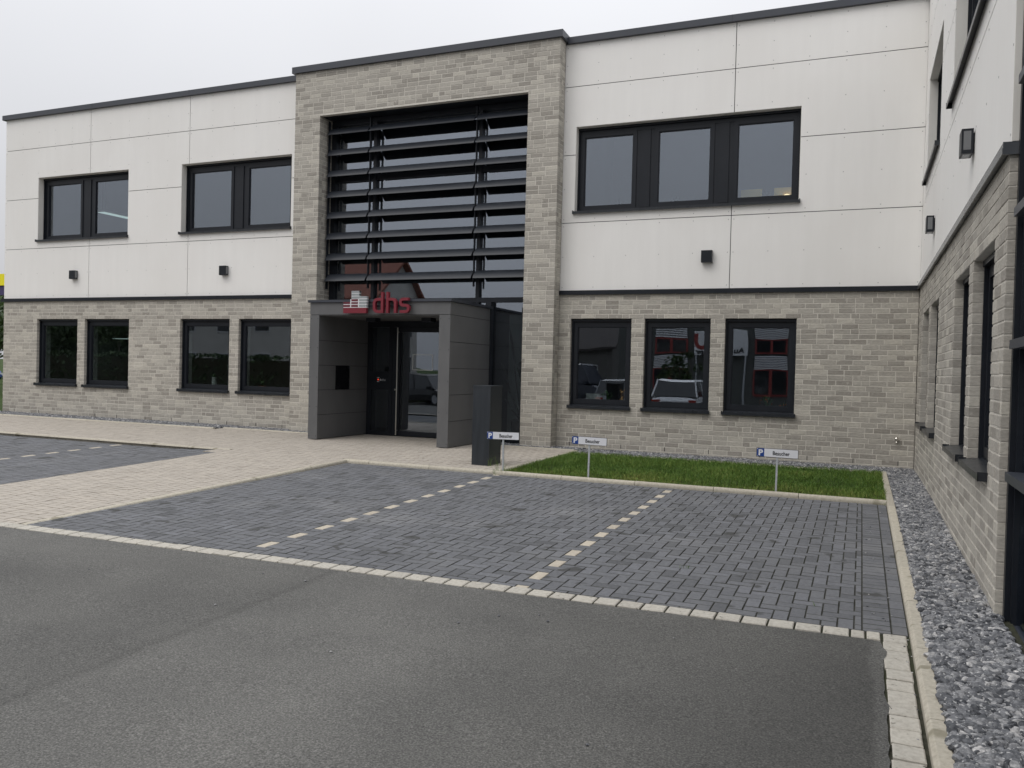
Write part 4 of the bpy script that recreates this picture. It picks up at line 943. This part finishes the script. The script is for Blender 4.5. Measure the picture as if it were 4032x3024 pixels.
def plant(x, y, z, r, h, label, potm, leafm, n=14, pot=0.07, name='potted_plant', flower=None, spread=1.0, lw=0.02):
    t_ = empty(name, (x, y, z)); tag(t_, label, 'plant')
    m = MB(); m.lathe([(pot * .72, 0), (pot * .95, pot * 1.25), (pot * 1.05, pot * 1.25), (pot * 1.05, pot * 1.5), (pot * .95, pot * 1.5)], (x, y, z), 12); m.build('pot', potm, t_)
    m = MB()
    for k in range(n):
        a = random.uniform(0, 6.28); e = random.uniform(0.3, 1.0); b0 = (x + random.gauss(0, pot * .2), y + random.gauss(0, pot * .2), z + pot * 1.4)
        tip = (x + math.cos(a) * r * e * spread, y + math.sin(a) * r * e * 0.7 * spread, z + pot * 1.5 + h * random.uniform(0.4, 1.0) * (1.2 - 0.5 * e))
        m.cyl(b0, [(b0[i] + tip[i]) / 2 for i in range(3)], 0.002, 0.0015, 4); leafblade(m, b0, tip, lw, h * 0.12)
    m.build('foliage', leafm, t_)
    if flower:
        m = MB()
        for k in range(14):
            c = (x + random.gauss(0, r * .45), y + random.gauss(0, r * .3), z + pot * 1.5 + h * random.uniform(0.1, 0.5)); m.lathe([(0.002, -.01), (0.013, 0), (0.002, .01)], c, 6)
        m.build('blossom', flower, t_)
    return t_
plant(-13.05, 0.36, BZ, 0.16, 0.36, 'spindly plant in a terracotta pot behind the window next to the portal', M_terra, M_leafd, 16, 0.085, lw=0.01)
plant(-12.62, 0.33, BZ, 0.08, 0.07, 'small low plant in a terracotta bowl, middle pot behind the window next to the portal', M_terra, M_leafd, 10, 0.06)
plant(-12.36, 0.33, BZ, 0.07, 0.06, 'smallest terracotta pot at the right edge of the window next to the portal', M_terra, M_leafd, 8, 0.05)
plant(-14.72, 0.38, BZ, 0.08, 0.04, 'flat terracotta dish plant left of the lighthouse figurine', M_terra, M_leafd, 8, 0.06)
plant(-14.02, 0.38, BZ, 0.10, 0.08, 'terracotta bowl plant right of the lighthouse figurine', M_terra, M_leafd, 12, 0.06)
LH = empty('lighthouse_figurine', (-14.38, 0.32, BZ)); tag(LH, 'white lighthouse figurine behind the third ground floor window from the left', 'figurine')
m = MB(); m.lathe([(0.07, 0), (0.045, 0.26), (0.055, 0.265), (0.055, 0.285)], (-14.38, 0.32, BZ), 14); m.build('tower', M_wpot, LH)
m = MB(); m.lathe([(0.03, 0.285), (0.03, 0.33), (0.042, 0.335), (0.004, 0.38)], (-14.38, 0.32, BZ), 12); m.build('lantern', M_leafd, LH)
plant(-5.12, 0.30, BZ, 0.20, 0.20, 'bushy plant with bright green leaves behind the window right of the portal', M_back, M_leaf, 26, 0.07, lw=0.032)
bx = MB(FA); bx.cbox(-5.52, -5.24, 0.30, 0.42, BZ, BZ + 0.19, 0.006); o = bx.build('storage_box', M_wpot); tag(o, 'plain white box left of the green leafed plant in the window', 'box')
m = MB(FA); m.box(-5.525, -5.235, 0.295, 0.425, BZ + 0.19, BZ + 0.215); m.build('lid', M_wpot, o)
CT = empty('cat_figurine', (-4.83, 0.32, BZ)); tag(CT, 'bronze seated cat figurine in the window right of the portal', 'figurine')
cc = (-4.83, 0.32, BZ)
m = MB(); m.lathe([(0.062, 0), (0.07, 0.05), (0.06, 0.12), (0.042, 0.175), (0.034, 0.20), (0.046, 0.225), (0.05, 0.25), (0.042, 0.28), (0.012, 0.295)], cc, 14); m.build('body', M_bronze, CT, smooth=True)
for s_ in (-1, 1):
    m = MB(); x = cc[0] + s_ * 0.03; m.add([(x - .016, cc[1] - .008, cc[2] + .27), (x + .016, cc[1] - .008, cc[2] + .27), (x, cc[1] + .012, cc[2] + .27), (x + s_ * .006, cc[1], cc[2] + .34)], [(0, 1, 3), (1, 2, 3), (2, 0, 3), (0, 2, 1)]); m.build('ear', M_bronze, CT)
    m = MB(); m.cyl((cc[0] + s_ * .026, cc[1] - .05, cc[2]), (cc[0] + s_ * .022, cc[1] - .035, cc[2] + .15), 0.017, 0.013, 8); m.build('foreleg', M_bronze, CT)
plant(-2.28, 0.30, BZ, 0.16, 0.22, 'orange flowering plant in a white pot behind the window nearest the inner corner', M_wpot, M_leaf, 20, 0.075, flower=M_flower, lw=0.025)
plant(-2.02, 0.30, BZ, 0.10, 0.15, 'small orange flowering plant at the right edge of the window nearest the inner corner', M_wpot, M_leafd, 12, 0.05, flower=M_flower)
plant(-5.0, 0.36, 4.325, 0.14, 0.22, 'thin spiky plant behind the left pane of the wide upper window', M_wpot, M_leafd, 14, 0.06, lw=0.008)
plant(-3.95, 0.36, 4.325, 0.12, 0.20, 'small pale plant behind the middle pane of the wide upper window', M_wpot, M_leafd, 14, 0.06)
bp_ = empty('rubber_plant', (-7.05, 0.85, 0)); tag(bp_, 'large broad leafed indoor plant behind the glass right of the canopy', 'plant')
m = MB(); m.lathe([(0.16, 0), (0.2, 0.38), (0.19, 0.4)], (-7.05, 0.85, 0), 14); m.build('pot', M_back, bp_)
m = MB()
for x, y, z, tx, ty, tz, w_ in ((-7.05, .85, .5, -7.28, .7, 2.25, .13), (-7.05, .85, .5, -6.7, .75, 1.75, .14), (-7.05, .85, .4, -7.5, .8, 1.55, .12), (-7.0, .85, .5, -6.75, .9, 1.25, .14), (-7.05, .85, .5, -7.35, .6, 1.2, .13), (-7.05, .9, .5, -6.95, .7, 1.6, .13), (-7.05, .85, .4, -7.4, .75, .8, .12), (-7.0, .85, .4, -6.7, .7, .85, .12)):
    mx_ = ((x * .5 + tx * .5), (y * .5 + ty * .5), (z * .5 + tz * .5)); m.cyl((x, y, z), mx_, 0.018, 0.012, 6); leafblade(m, mx_, (tx, ty, tz), w_, 0.08)
m.build('foliage', M_leafd, bp_)
m = MB(); m.box(-7.62, -6.6, 1.5, 1.56, 0.0, 2.55); P(m, 'hall_partition', mat('pale_partition', (0.55, 0.6, 0.56), 0.8))
for x0, x1, l in ((-2.86, -2.5, 'yellow board behind the right pane of the wide upper window, left of the two'), (-2.3, -1.97, 'yellow board with a lamp before it behind the right pane of the wide upper window')):  # plain boards added to show as two yellow rectangles in the pane
    m = MB(); m.cbox(x0, x1, 0.56, 0.60, 4.325, 4.66, 0.004); o = m.build('yellow_board', mat('yellow_board_face', (0.8, 0.58, 0.16), 0.9)); tag(o, l, 'desk screen')
    m = MB(); m.box(x0 + .02, x0 + .04, 0.55, 0.61, 4.2, 4.33).box(x1 - .04, x1 - .02, 0.55, 0.61, 4.2, 4.33); m.build('foot', M_back, o)
dl = empty('desk_lamp', (-2.08, 0.5, 4.325)); tag(dl, 'small lit desk lamp behind the lower right corner of the wide upper window', 'lamp')
m = MB(); m.cyl((-2.08, .5, 4.325), (-2.08, .5, 4.47), .006, n=6); m.build('stem', M_back, dl); m = MB(); m.lathe([(.02, 0), (.06, .03), (.045, .06), (.01, .07)], (-2.08, .5, 4.46), 10); m.build('bulb_shade', emit('lamp_glow', (1.0, 0.72, 0.4), 2.5), dl)
plant(-2.42, 0.42, 4.325, 0.16, 0.2, 'bushy dark plant between the two yellow boards upstairs', M_wpot, M_leafd, 24, 0.06, lw=0.02)
dm = MB()
for k in range(70):
    if k < 26: x = random.uniform(-0.75, -0.5); y = random.uniform(-9.0, -4.3)
    elif k < 46: x = random.uniform(-0.54, -0.505); y = random.uniform(-11.5, -9.1)
    else: x = random.uniform(-6, -0.9); y = random.uniform(-11.8, -6)
    r = random.uniform(0.003, 0.009) * (1.8 if k in (3, 9) else 1); R_ = Matrix.Rotation(random.uniform(0, 6.28), 3, 'Z') @ Matrix.Diagonal((r * 1.3, r, r * .7)); c = Vector((x, y, z_lot(x, y) + r * .4))
    dm.add([R_ @ v + c for v in SHAPES[k % 24]], ICO_F, random.random())
o = dm.build('loose_stones', M_grav, tints=True, kind='stuff'); tag(o, 'scattered loose gravel stones on the paving and asphalt', 'stones')
# lit ceiling lamps seen in the left rooms
M_tube = emit('ceiling_lamp_light', (0.8, 1.0, 0.95), 0.75)
for (x0, x1, y, z, lab) in ((-19.55, -19.25, 1.5, 5.28, 'long pale ceiling lamp glowing inside the upper left window'), (-20.4, -19.3, 2.8, 2.0, 'long pale ceiling lamp glowing inside the second ground floor window from the left')):
    t_ = empty('ceiling_lamp', ((x0 + x1) / 2, y, z)); tag(t_, lab, 'ceiling lamp')
    yl = 1.5 if z > 3 else 0.3
    m = MB(); m.box(x0, x1, y, y + yl, z, z + 0.05); m.build('housing', M_wpot, t_); m = MB(); m.box(x0 + .02, x1 - .02, y + .02, y + yl - .02, z - 0.004, z - 0.001); m.build('diffuser', M_tube, t_)
    for x in (x0 + .1, x1 - .1): m = MB(); m.cyl((x, y + .12, z + .05), (x, y + .12, z + (1.45 if z > 3 else 0.4)), 0.004, n=5); m.build('cable', M_back, t_)

# ------------------------------------------------------------------ surroundings: left of the building and across the yard (mirrored in the glass)
def leaf_mass(m, fn, n, s=(0.05, 0.12)):
    for k in range(n):
        c = Vector(fn()); u = Vector((random.gauss(0, 1), random.gauss(0, 1), random.gauss(0, 1))).normalized(); v = u.orthogonal().normalized(); r_ = random.uniform(*s); w_ = u.cross(v) * r_; v = v * r_ * 1.5
        m.add([c - v, c + w_ * .6, c + v, c - w_ * .6], [(0, 1, 2, 3)], random.random())
M_fol = surf('foliage', [(0.025, 0.05, 0.014), (0.05, 0.085, 0.025)], 3, 3, 0.6, 0.3, tint='attr', tintramp=[(0.6, 0.6, 0.6), (1, 1, 1), (1.5, 1.45, 1.2)])
M_bark = surf('bark', [(0.05, 0.04, 0.03), (0.10, 0.085, 0.065)], 10, 4, 0.9)
def tree(x, y, z, h, r, label, kind='round', name='tree', n=1500):
    t_ = empty(name, (x, y, z)); tag(t_, label, 'tree')
    m = MB(); th = h * (0.45 if kind == 'round' else 0.9)
    m.cyl((x, y, z), (x, y, z + th), 0.05 + h * .012, 0.03, 8)
    if kind == 'round':
        for k in range(6): a = random.uniform(0, 6.28); m.cyl((x, y, z + th * .9), (x + math.cos(a) * r * .6, y + math.sin(a) * r * .6, z + th + (h - th) * random.uniform(.4, .8)), 0.03, 0.01, 5)
    m.build('trunk', M_bark, t_); m = MB()
    cl = [(random.gauss(0, .45), random.gauss(0, .45), random.gauss(0, .4), random.uniform(.3, .55)) for _ in range(18)]
    def f():
        if kind == 'round':
            c = random.choice(cl); d = Vector((random.gauss(0, 1), random.gauss(0, 1), random.gauss(0, 1))).normalized() * c[3] * random.uniform(.6, 1)
            return (x + (c[0] + d.x) * r, y + (c[1] + d.y) * r, z + th * .85 + (h - th * .85) * .5 * (1 + max(-.95, min(.98, c[2] + d.z * .8))))
        t2 = random.random() ** .7; a = random.uniform(0, 6.28); lay = (t2 * 9) % 1; rr = r * (1 - t2) * (0.45 + 0.55 * (1 - lay)) * random.uniform(.5, 1); return (x + math.cos(a) * rr, y + math.sin(a) * rr, z + h * (.12 + .88 * t2) - rr * .15)
    leaf_mass(m, f, n, (0.07, 0.15) if h > 4 else (0.04, 0.09)); m.build('crown', M_fol, t_, tints=True); return t_
def hedge(x0, x1, y, z, h, t, label):
    t_ = empty('hedge', ((x0 + x1) / 2, y, z)); tag(t_, label, 'hedge')
    m = MB(); m.box(x0, x1, y - t / 2 * .7, y + t / 2 * .7, z, z + h * .92); m.build('branches', M_soil, t_)
    m = MB()
    def f():
        s_ = random.random(); x = random.uniform(x0, x1)
        if s_ < .45: return (x, y + t / 2 * random.uniform(.85, 1.1), z + random.uniform(0, h))
        if s_ < .8: return (x, y + random.uniform(-.5, .5) * t, z + h + random.uniform(-.08, .05))
        return (x, y - t / 2 * random.uniform(.85, 1.1), z + random.uniform(0, h))
    leaf_mass(m, f, int((x1 - x0) * h * 60), (0.05, 0.11)); m.build('foliage', M_fol, t_, tints=True)
M_tyre = mat('tyre', (0.015, 0.015, 0.016), 0.8); M_cglass = mat('car_glass', (0.012, 0.014, 0.016), 0.06, 0.8); M_tail = mat('tail_light', (0.35, 0.03, 0.02), 0.2); M_headl = mat('head_light', (0.6, 0.62, 0.65), 0.15); M_plate = mat('number_plate', (0.7, 0.7, 0.68), 0.5); M_rim = mat('alloy_rim', (0.45, 0.46, 0.48), 0.35, 0.5, 0.8)
def car(x, y, z, rz, col, label, L=4.35, w=1.8, h=1.62, name='parked_car', van=False):
    t_ = empty(name, (x, y, z)); tag(t_, label, 'van' if van else 'car', 'cars parked across the yard')
    f = Fr((x, y, z), rz); pm = mat(name + '_paint', col, 0.25, 0.6)
    hw = w / 2; sh = h * 0.56
    # lower body: stations along the length (u), half width, bottom, shoulder
    st = [(-L / 2, .78, .42, sh * .72), (-L / 2 + .12, .93, .28, sh * .9), (-L / 2 + .7, 1, .24, sh), (0, 1, .24, sh), (L / 2 - 1.15, 1, .24, sh * .97), (L / 2 - .3, .95, .26, sh * .84), (L / 2, .76, .38, sh * .62)]
    m = MB(); ring = []
    for u, k, zb_, zt_ in st: ring += [f(u, -hw * k * .96, zb_), f(u, -hw * k, (zb_ + zt_) / 2), f(u, -hw * k * .95, zt_), f(u, -hw * k * .6, zt_ + .05), f(u, hw * k * .6, zt_ + .05), f(u, hw * k * .95, zt_), f(u, hw * k, (zb_ + zt_) / 2), f(u, hw * k * .96, zb_)]
    n = 8
    m.add(ring, [(i * n + j, (i + 1) * n + j, (i + 1) * n + (j + 1) % n, i * n + (j + 1) % n) for i in range(len(st) - 1) for j in range(n)] + [tuple(range(n - 1, -1, -1)), tuple(range((len(st) - 1) * n, len(st) * n))])
    m.build('body', pm, t_, smooth=False)
    r0, r1 = (-L / 2 + .12, L / 2 - 1.0) if not van else (-L / 2 + .08, L / 2 - .75); t0, t1 = (r0 + .35, r1 - .75) if not van else (r0 + .08, r1 - .55)
    m = MB(); a, c = hw * .92, hw * .74
    B_ = [f(r0, -a, sh), f(r1, -a, sh), f(r1, a, sh), f(r0, a, sh)]; T_ = [f(t0, -c, h - .06), f(t1, -c, h - .06), f(t1, c, h - .06), f(t0, c, h - .06)]
    m.add(B_ + T_, [(0, 1, 5, 4), (1, 2, 6, 5), (2, 3, 7, 6), (3, 0, 4, 7)]); m.build('glasshouse', M_cglass if not van else pm, t_)
    m = MB(); e = .03
    m.add([f(t0 - e, -c - e, h - .07), f(t1 + e, -c - e, h - .07), f(t1 + e, c + e, h - .07), f(t0 - e, c + e, h - .07), f(t0 + .12, -c * .8, h), f(t1 - .12, -c * .8, h), f(t1 - .12, c * .8, h), f(t0 + .12, c * .8, h)], [(0, 1, 5, 4), (1, 2, 6, 5), (2, 3, 7, 6), (3, 0, 4, 7), (4, 5, 6, 7), (3, 2, 1, 0)]); m.build('roof', pm, t_)
    for s_ in (-1, 1):
        for (ua, ub) in ((r0, t0), (r1, t1), ((r0 + r1) / 2, (t0 + t1) / 2)):
            m = MB(); m.cyl(f(ua, s_ * a, sh), f(ub, s_ * c, h - .05), .04, .035, 6); m.build('pillar', pm, t_)
        for u in (-L / 2 + .8, L / 2 - .85):
            m = MB(); m.cyl(f(u, s_ * (hw - .2), .32), f(u, s_ * (hw + .01), .32), .32, n=18); wh = m.build('tyre', M_tyre, t_); m = MB(); m.cyl(f(u, s_ * (hw - .02), .32), f(u, s_ * (hw + .02), .32), .2, n=14); m.build('rim', M_rim, wh)
        m = MB(); m.box(-L / 2 - .01, -L / 2 + .15, s_ * hw * .72 - .16, s_ * hw * .72 + .14, sh * .62, sh * .85, fr=f); m.build('tail_light', M_tail, t_)
        m = MB(); m.box(L / 2 - .2, L / 2 - .02, s_ * hw * .66 - .16, s_ * hw * .66 + .14, sh * .55, sh * .72, fr=f); m.build('head_light', M_headl, t_)
        m = MB(); m.box(r1 - .25, r1 - .1, s_ * (hw + .1) - .1, s_ * (hw + .1) + .1, sh, sh + .14, fr=f); m.build('mirror', pm, t_)
    for u in (-L / 2 - .015, L / 2 + .005):
        m = MB(); m.box(u, u + .012, -.26, .26, .45, .56, fr=f); m.build('number_plate', M_plate, t_)
zy = z_lot(0, -21)
car(-7.2, -18.2, zy + .02, PI / 2 + PI, (0.82, 0.83, 0.84), 'white estate car mirrored in the middle window of the right wall', h=1.5)
car(-9.6, -18.6, zy + .02, PI / 2 + PI, (0.16, 0.17, 0.18), 'grey hatchback beside the white car, mirrored in the right windows', h=1.42, L=4.0)
car(-18.3, -18.0, zy + .02, 0.35, (0.012, 0.012, 0.014), 'black hatchback mirrored in the entrance door glass', h=1.45, L=4.0)
car(-23.2, -21.2, zy + .02, 0.1, (0.02, 0.03, 0.03), 'dark green car before the gabled house, mirrored in the door', h=1.42)
car(-13.4, -21.5, zy + .02, 0.15, (0.03, 0.035, 0.05), 'dark blue van mirrored in the window right of the portal', L=4.9, w=1.95, h=2.05, name='parked_van', van=True)
hedge(-48, -25.5, -17.0, zy, 2.05, 1.2, 'long clipped hedge across the yard mirrored in the left ground floor windows')
hedge(-24, -16.0, -20.4, zy, 0.75, 0.8, 'low clipped hedge mirrored in the entrance door')
for x, y, h, r_, l in ((-60, -27, 7, 2.6, 'broad dark tree farthest along the hedge, mirrored in the left windows'), (-53, -25, 6.4, 2.6, 'rounded dark tree second along the hedge, mirrored in the left windows'), (-46, -26, 7, 2.8, 'large rounded tree above the middle of the hedge'), (-40, -25, 6.0, 2.6, 'rounded tree above the hedge beside the gabled house')):
    tree(x, y, zy, h, r_, l, n=2200)
tree(-54, -25, zy, 13.5, 2.4, 'tall conifer mirrored in the upper left window', 'cone', 'conifer', 2600)
tree(-8.6, -24.5, zy, 2.75, 0.62, 'small ball headed tree mirrored in the middle window of the right wall', n=900)
WD = MB()
def _wf():
    x = random.uniform(-95, -39); return (x, -30 + random.uniform(-1.5, 1.8), zy + random.random() ** 0.8 * (5.2 + 1.3 * math.sin(x * .7) + .8 * math.sin(x * 1.9)))
leaf_mass(WD, _wf, 9000, (0.16, 0.34)); WD.box(-95, -39, -31.5, -29.6, zy, zy + 4.2, 0.1)
wdo = WD.build('woodland', M_fol, tints=True, kind='stuff'); tag(wdo, 'dark belt of trees and shrubs mirrored in the left ground floor windows', 'trees')
M_wallh = surf('pale_render', [(0.42, 0.41, 0.38), (0.5, 0.485, 0.45)], 2, 4, 0.9); M_roof = surf('clay_roof_tiles', [(0.16, 0.06, 0.04), (0.24, 0.09, 0.06)], 6, 4, 0.8); M_slate = surf('dark_roof_tiles', [(0.05, 0.045, 0.045), (0.09, 0.08, 0.075)], 6, 4, 0.8); M_wg = mat('house_window_glass', (0.02, 0.022, 0.025), 0.08, 0.6); M_grail = mat('house_window_frame', (0.5, 0.5, 0.5), 0.6)
def house(x0, x1, y0, y1, z, eave, ridge, label, roofm, wallm):
    t_ = empty('gabled_house', ((x0 + x1) / 2, (y0 + y1) / 2, z)); tag(t_, label, 'house')
    ym = (y0 + y1) / 2; m = MB(); m.box(x0, x1, y0, y1, z, eave)
    for x in (x0, x1): m.add([(x, y0, eave), (x, y1, eave), (x, ym, ridge)], [(0, 1, 2)])
    m.build('wall', wallm, t_)
    m = MB(); o = .35; k = (ridge - eave) / (y1 - ym)
    for s_, ye in ((1, y1 + o), (-1, y0 - o)):
        ze = eave - o * k
        m.add([(x0 - o, ye, ze), (x1 + o, ye, ze), (x1 + o, ym, ridge + .02), (x0 - o, ym, ridge + .02), (x0 - o, ye, ze + .16), (x1 + o, ye, ze + .16), (x1 + o, ym, ridge + .2), (x0 - o, ym, ridge + .2)], [(0, 1, 2, 3), (4, 5, 6, 7), (0, 4, 5, 1), (0, 3, 7, 4), (1, 5, 6, 2)])
    rf = m.build('roof', roofm, t_); m = MB(); xc = x0 + (x1 - x0) * .35; m.box(xc, xc + .7, ym - .3, ym + .3, ridge - .5, ridge + .9); m.build('chimney', roofm, rf)
    def win(a0, a1, b0, b1, c0, c1, ax):
        m = MB(); m.box(a0, a1, b0, b1, c0, c1); w_ = m.build('window', M_grail, t_); m = MB(); e = .08
        if ax == 'x': m.box(a0 - .01, a1 + .01, b0 + e, b1 - e, c0 + e, c1 - e)
        else: m.box(a0 + e, a1 - e, b0 - .01, b1 + .01, c0 + e, c1 - e)
        m.build('pane', M_wg, w_)
    for zz in (z + 1.0, z + 3.4):
        if zz + 1.3 > eave: continue
        for yy in (y0 + (y1 - y0) * .25, y0 + (y1 - y0) * .7): win(x1 - .02, x1 + .03, yy - .5, yy + .5, zz, zz + 1.3, 'x')
        xx = x0 + 1.5
        while xx < x1 - 1.5: win(xx - .55, xx + .55, y1 - .02, y1 + .03, zz, zz + 1.3, 'y'); xx += 2.6
house(-38, -24.2, -27, -22.2, zy, 5.1, 7.1, 'pale gabled house with red brown roof mirrored in the portal glass', M_roof, M_wallh)
house(-31, -17.5, -52, -44, zy, 3.2, 5.6, 'low dark roofed house far across the yard', M_slate, surf('dark_render', [(0.12, 0.12, 0.11), (0.17, 0.165, 0.155)], 2, 4, 0.9))
# workshop across the yard
WS = empty('workshop_building', (-5, -30, zy)); tag(WS, 'grey workshop building with red framed windows and white shutters mirrored in the right windows', 'building')
M_wsw = surf('workshop_wall', [(0.10, 0.105, 0.10), (0.125, 0.13, 0.122)], 2, 4, 0.85); M_wsr = mat('workshop_red', (0.30, 0.045, 0.04), 0.6); M_shut = mat('shutter_white', (0.8, 0.81, 0.82), 0.6)
m = MB(); m.box(-13.2, 12, -42, -30, zy, 6.2).box(-13.3, 12.1, -42.1, -29.9, 6.2, 6.45); m.build('wall', M_wsw, WS)
m = MB(); m.box(-13.1, 12, -30.03, -30.001, 2.55, 3.36); m.build('red_band', M_wsr, WS)
for x0 in (-11.2, -6.0, -2.4, 1.2, 4.8):
    x1 = x0 + 1.75
    for z0, z1 in ((2.55, 3.36), (0.35, 1.66)):
        m = MB(); m.box(x0, x1, -30.0, -29.95, z0, z1); fr_ = m.build('window', M_wsr, WS)
        for k in range(2):
            a = x0 + .08 + k * (x1 - x0) / 2; m = MB(); m.box(a, a + (x1 - x0) / 2 - .16, -29.96, -29.94, z0 + .08, z1 - .08); m.build('pane', M_wg, fr_)
    for z0, z1 in ((3.36, 4.3), (1.66, 2.5)):
        m = MB(); m.box(x0, x1, -30.0, -29.95, z0, z1); sh_ = m.build('shutter', M_back, WS)
        zz = z0 + .01; m = MB()
        while zz < z1 - .05: m.box(x0 + .01, x1 - .01, -29.95, -29.915, zz, zz + .062); zz += .1
        m.build('shutter_slats', M_shut, sh_)
BN = empty('banner_sign', (-7.7, -29.6, 2.5)); tag(BN, 'white banner with a red U mark mirrored across two windows', 'sign')
m = MB(); m.box(-9.05, -6.35, -29.7, -29.62, 2.47, 3.72); m.build('panel', M_shut, BN)
for x in (-8.95, -6.45): m = MB(); m.cyl((x, -29.66, zy), (x, -29.66, 2.47), .05, n=8); m.build('post', M_galv, BN)
m = MB(); stroke(m, [(-8.95, 3.6)] + arc(-8.62, 3.2, .33, .33, 180, 360) + [(-8.29, 3.6)], .2, -29.72, -29.6); m.build('u_mark', M_wsr, BN)
text('ger', 0.36, (-8.72, -29.60, 2.55), M_blk, BN, 1.0, 0.004, 'lettering', PI, 0.01); text('Au', 0.36, (-6.75, -29.60, 2.6), M_blk, BN, 1.0, 0.004, 'lettering', PI, 0.01)

# left edge of the picture: forecourt canopy, trees, blue car
FC = empty('forecourt_canopy', (-56, 22, 0)); tag(FC, 'bright yellow forecourt canopy edge at the far left behind the office', 'canopy')
M_yl = mat('yellow_fascia', (0.9, 0.78, 0.0), 0.4); M_pu = mat('purple_fascia', (0.05, 0.035, 0.12), 0.5)
m = MB(); m.box(-66, -46.5, 20, 30, 5.73, 6.43); m.build('fascia', M_yl, FC)
m = MB(); m.box(-66, -46.6, 20.1, 29.9, 5.15, 5.729); m.build('lower_band', M_pu, FC)
for x in (-64, -57, -50): m = MB(); m.box(x, x + .4, 24, 24.4, -.3, 5.15); m.build('column', M_galv, FC)
grid('verge', -80, -21.4, -3.5, 40, lambda x, y: -0.01, M_field)
for x, y, h, r_, l in ((-30.5, 6.5, 3.4, 1.7, 'leafy green bush tree just past the left building corner'), (-37, 12, 4.2, 2.0, 'second leafy tree farther behind the left corner'), (-34, 8.5, 3.6, 1.8, 'leafy tree between the two at the far left edge')):
    tree(x, y, -0.02, h, r_, l, n=2200)
car(-43.5, 14.0, -0.01, 0.0, (0.02, 0.06, 0.2), 'blue car glimpsed at the left picture edge past the building corner', L=4.2, h=1.45, name='blue_car')
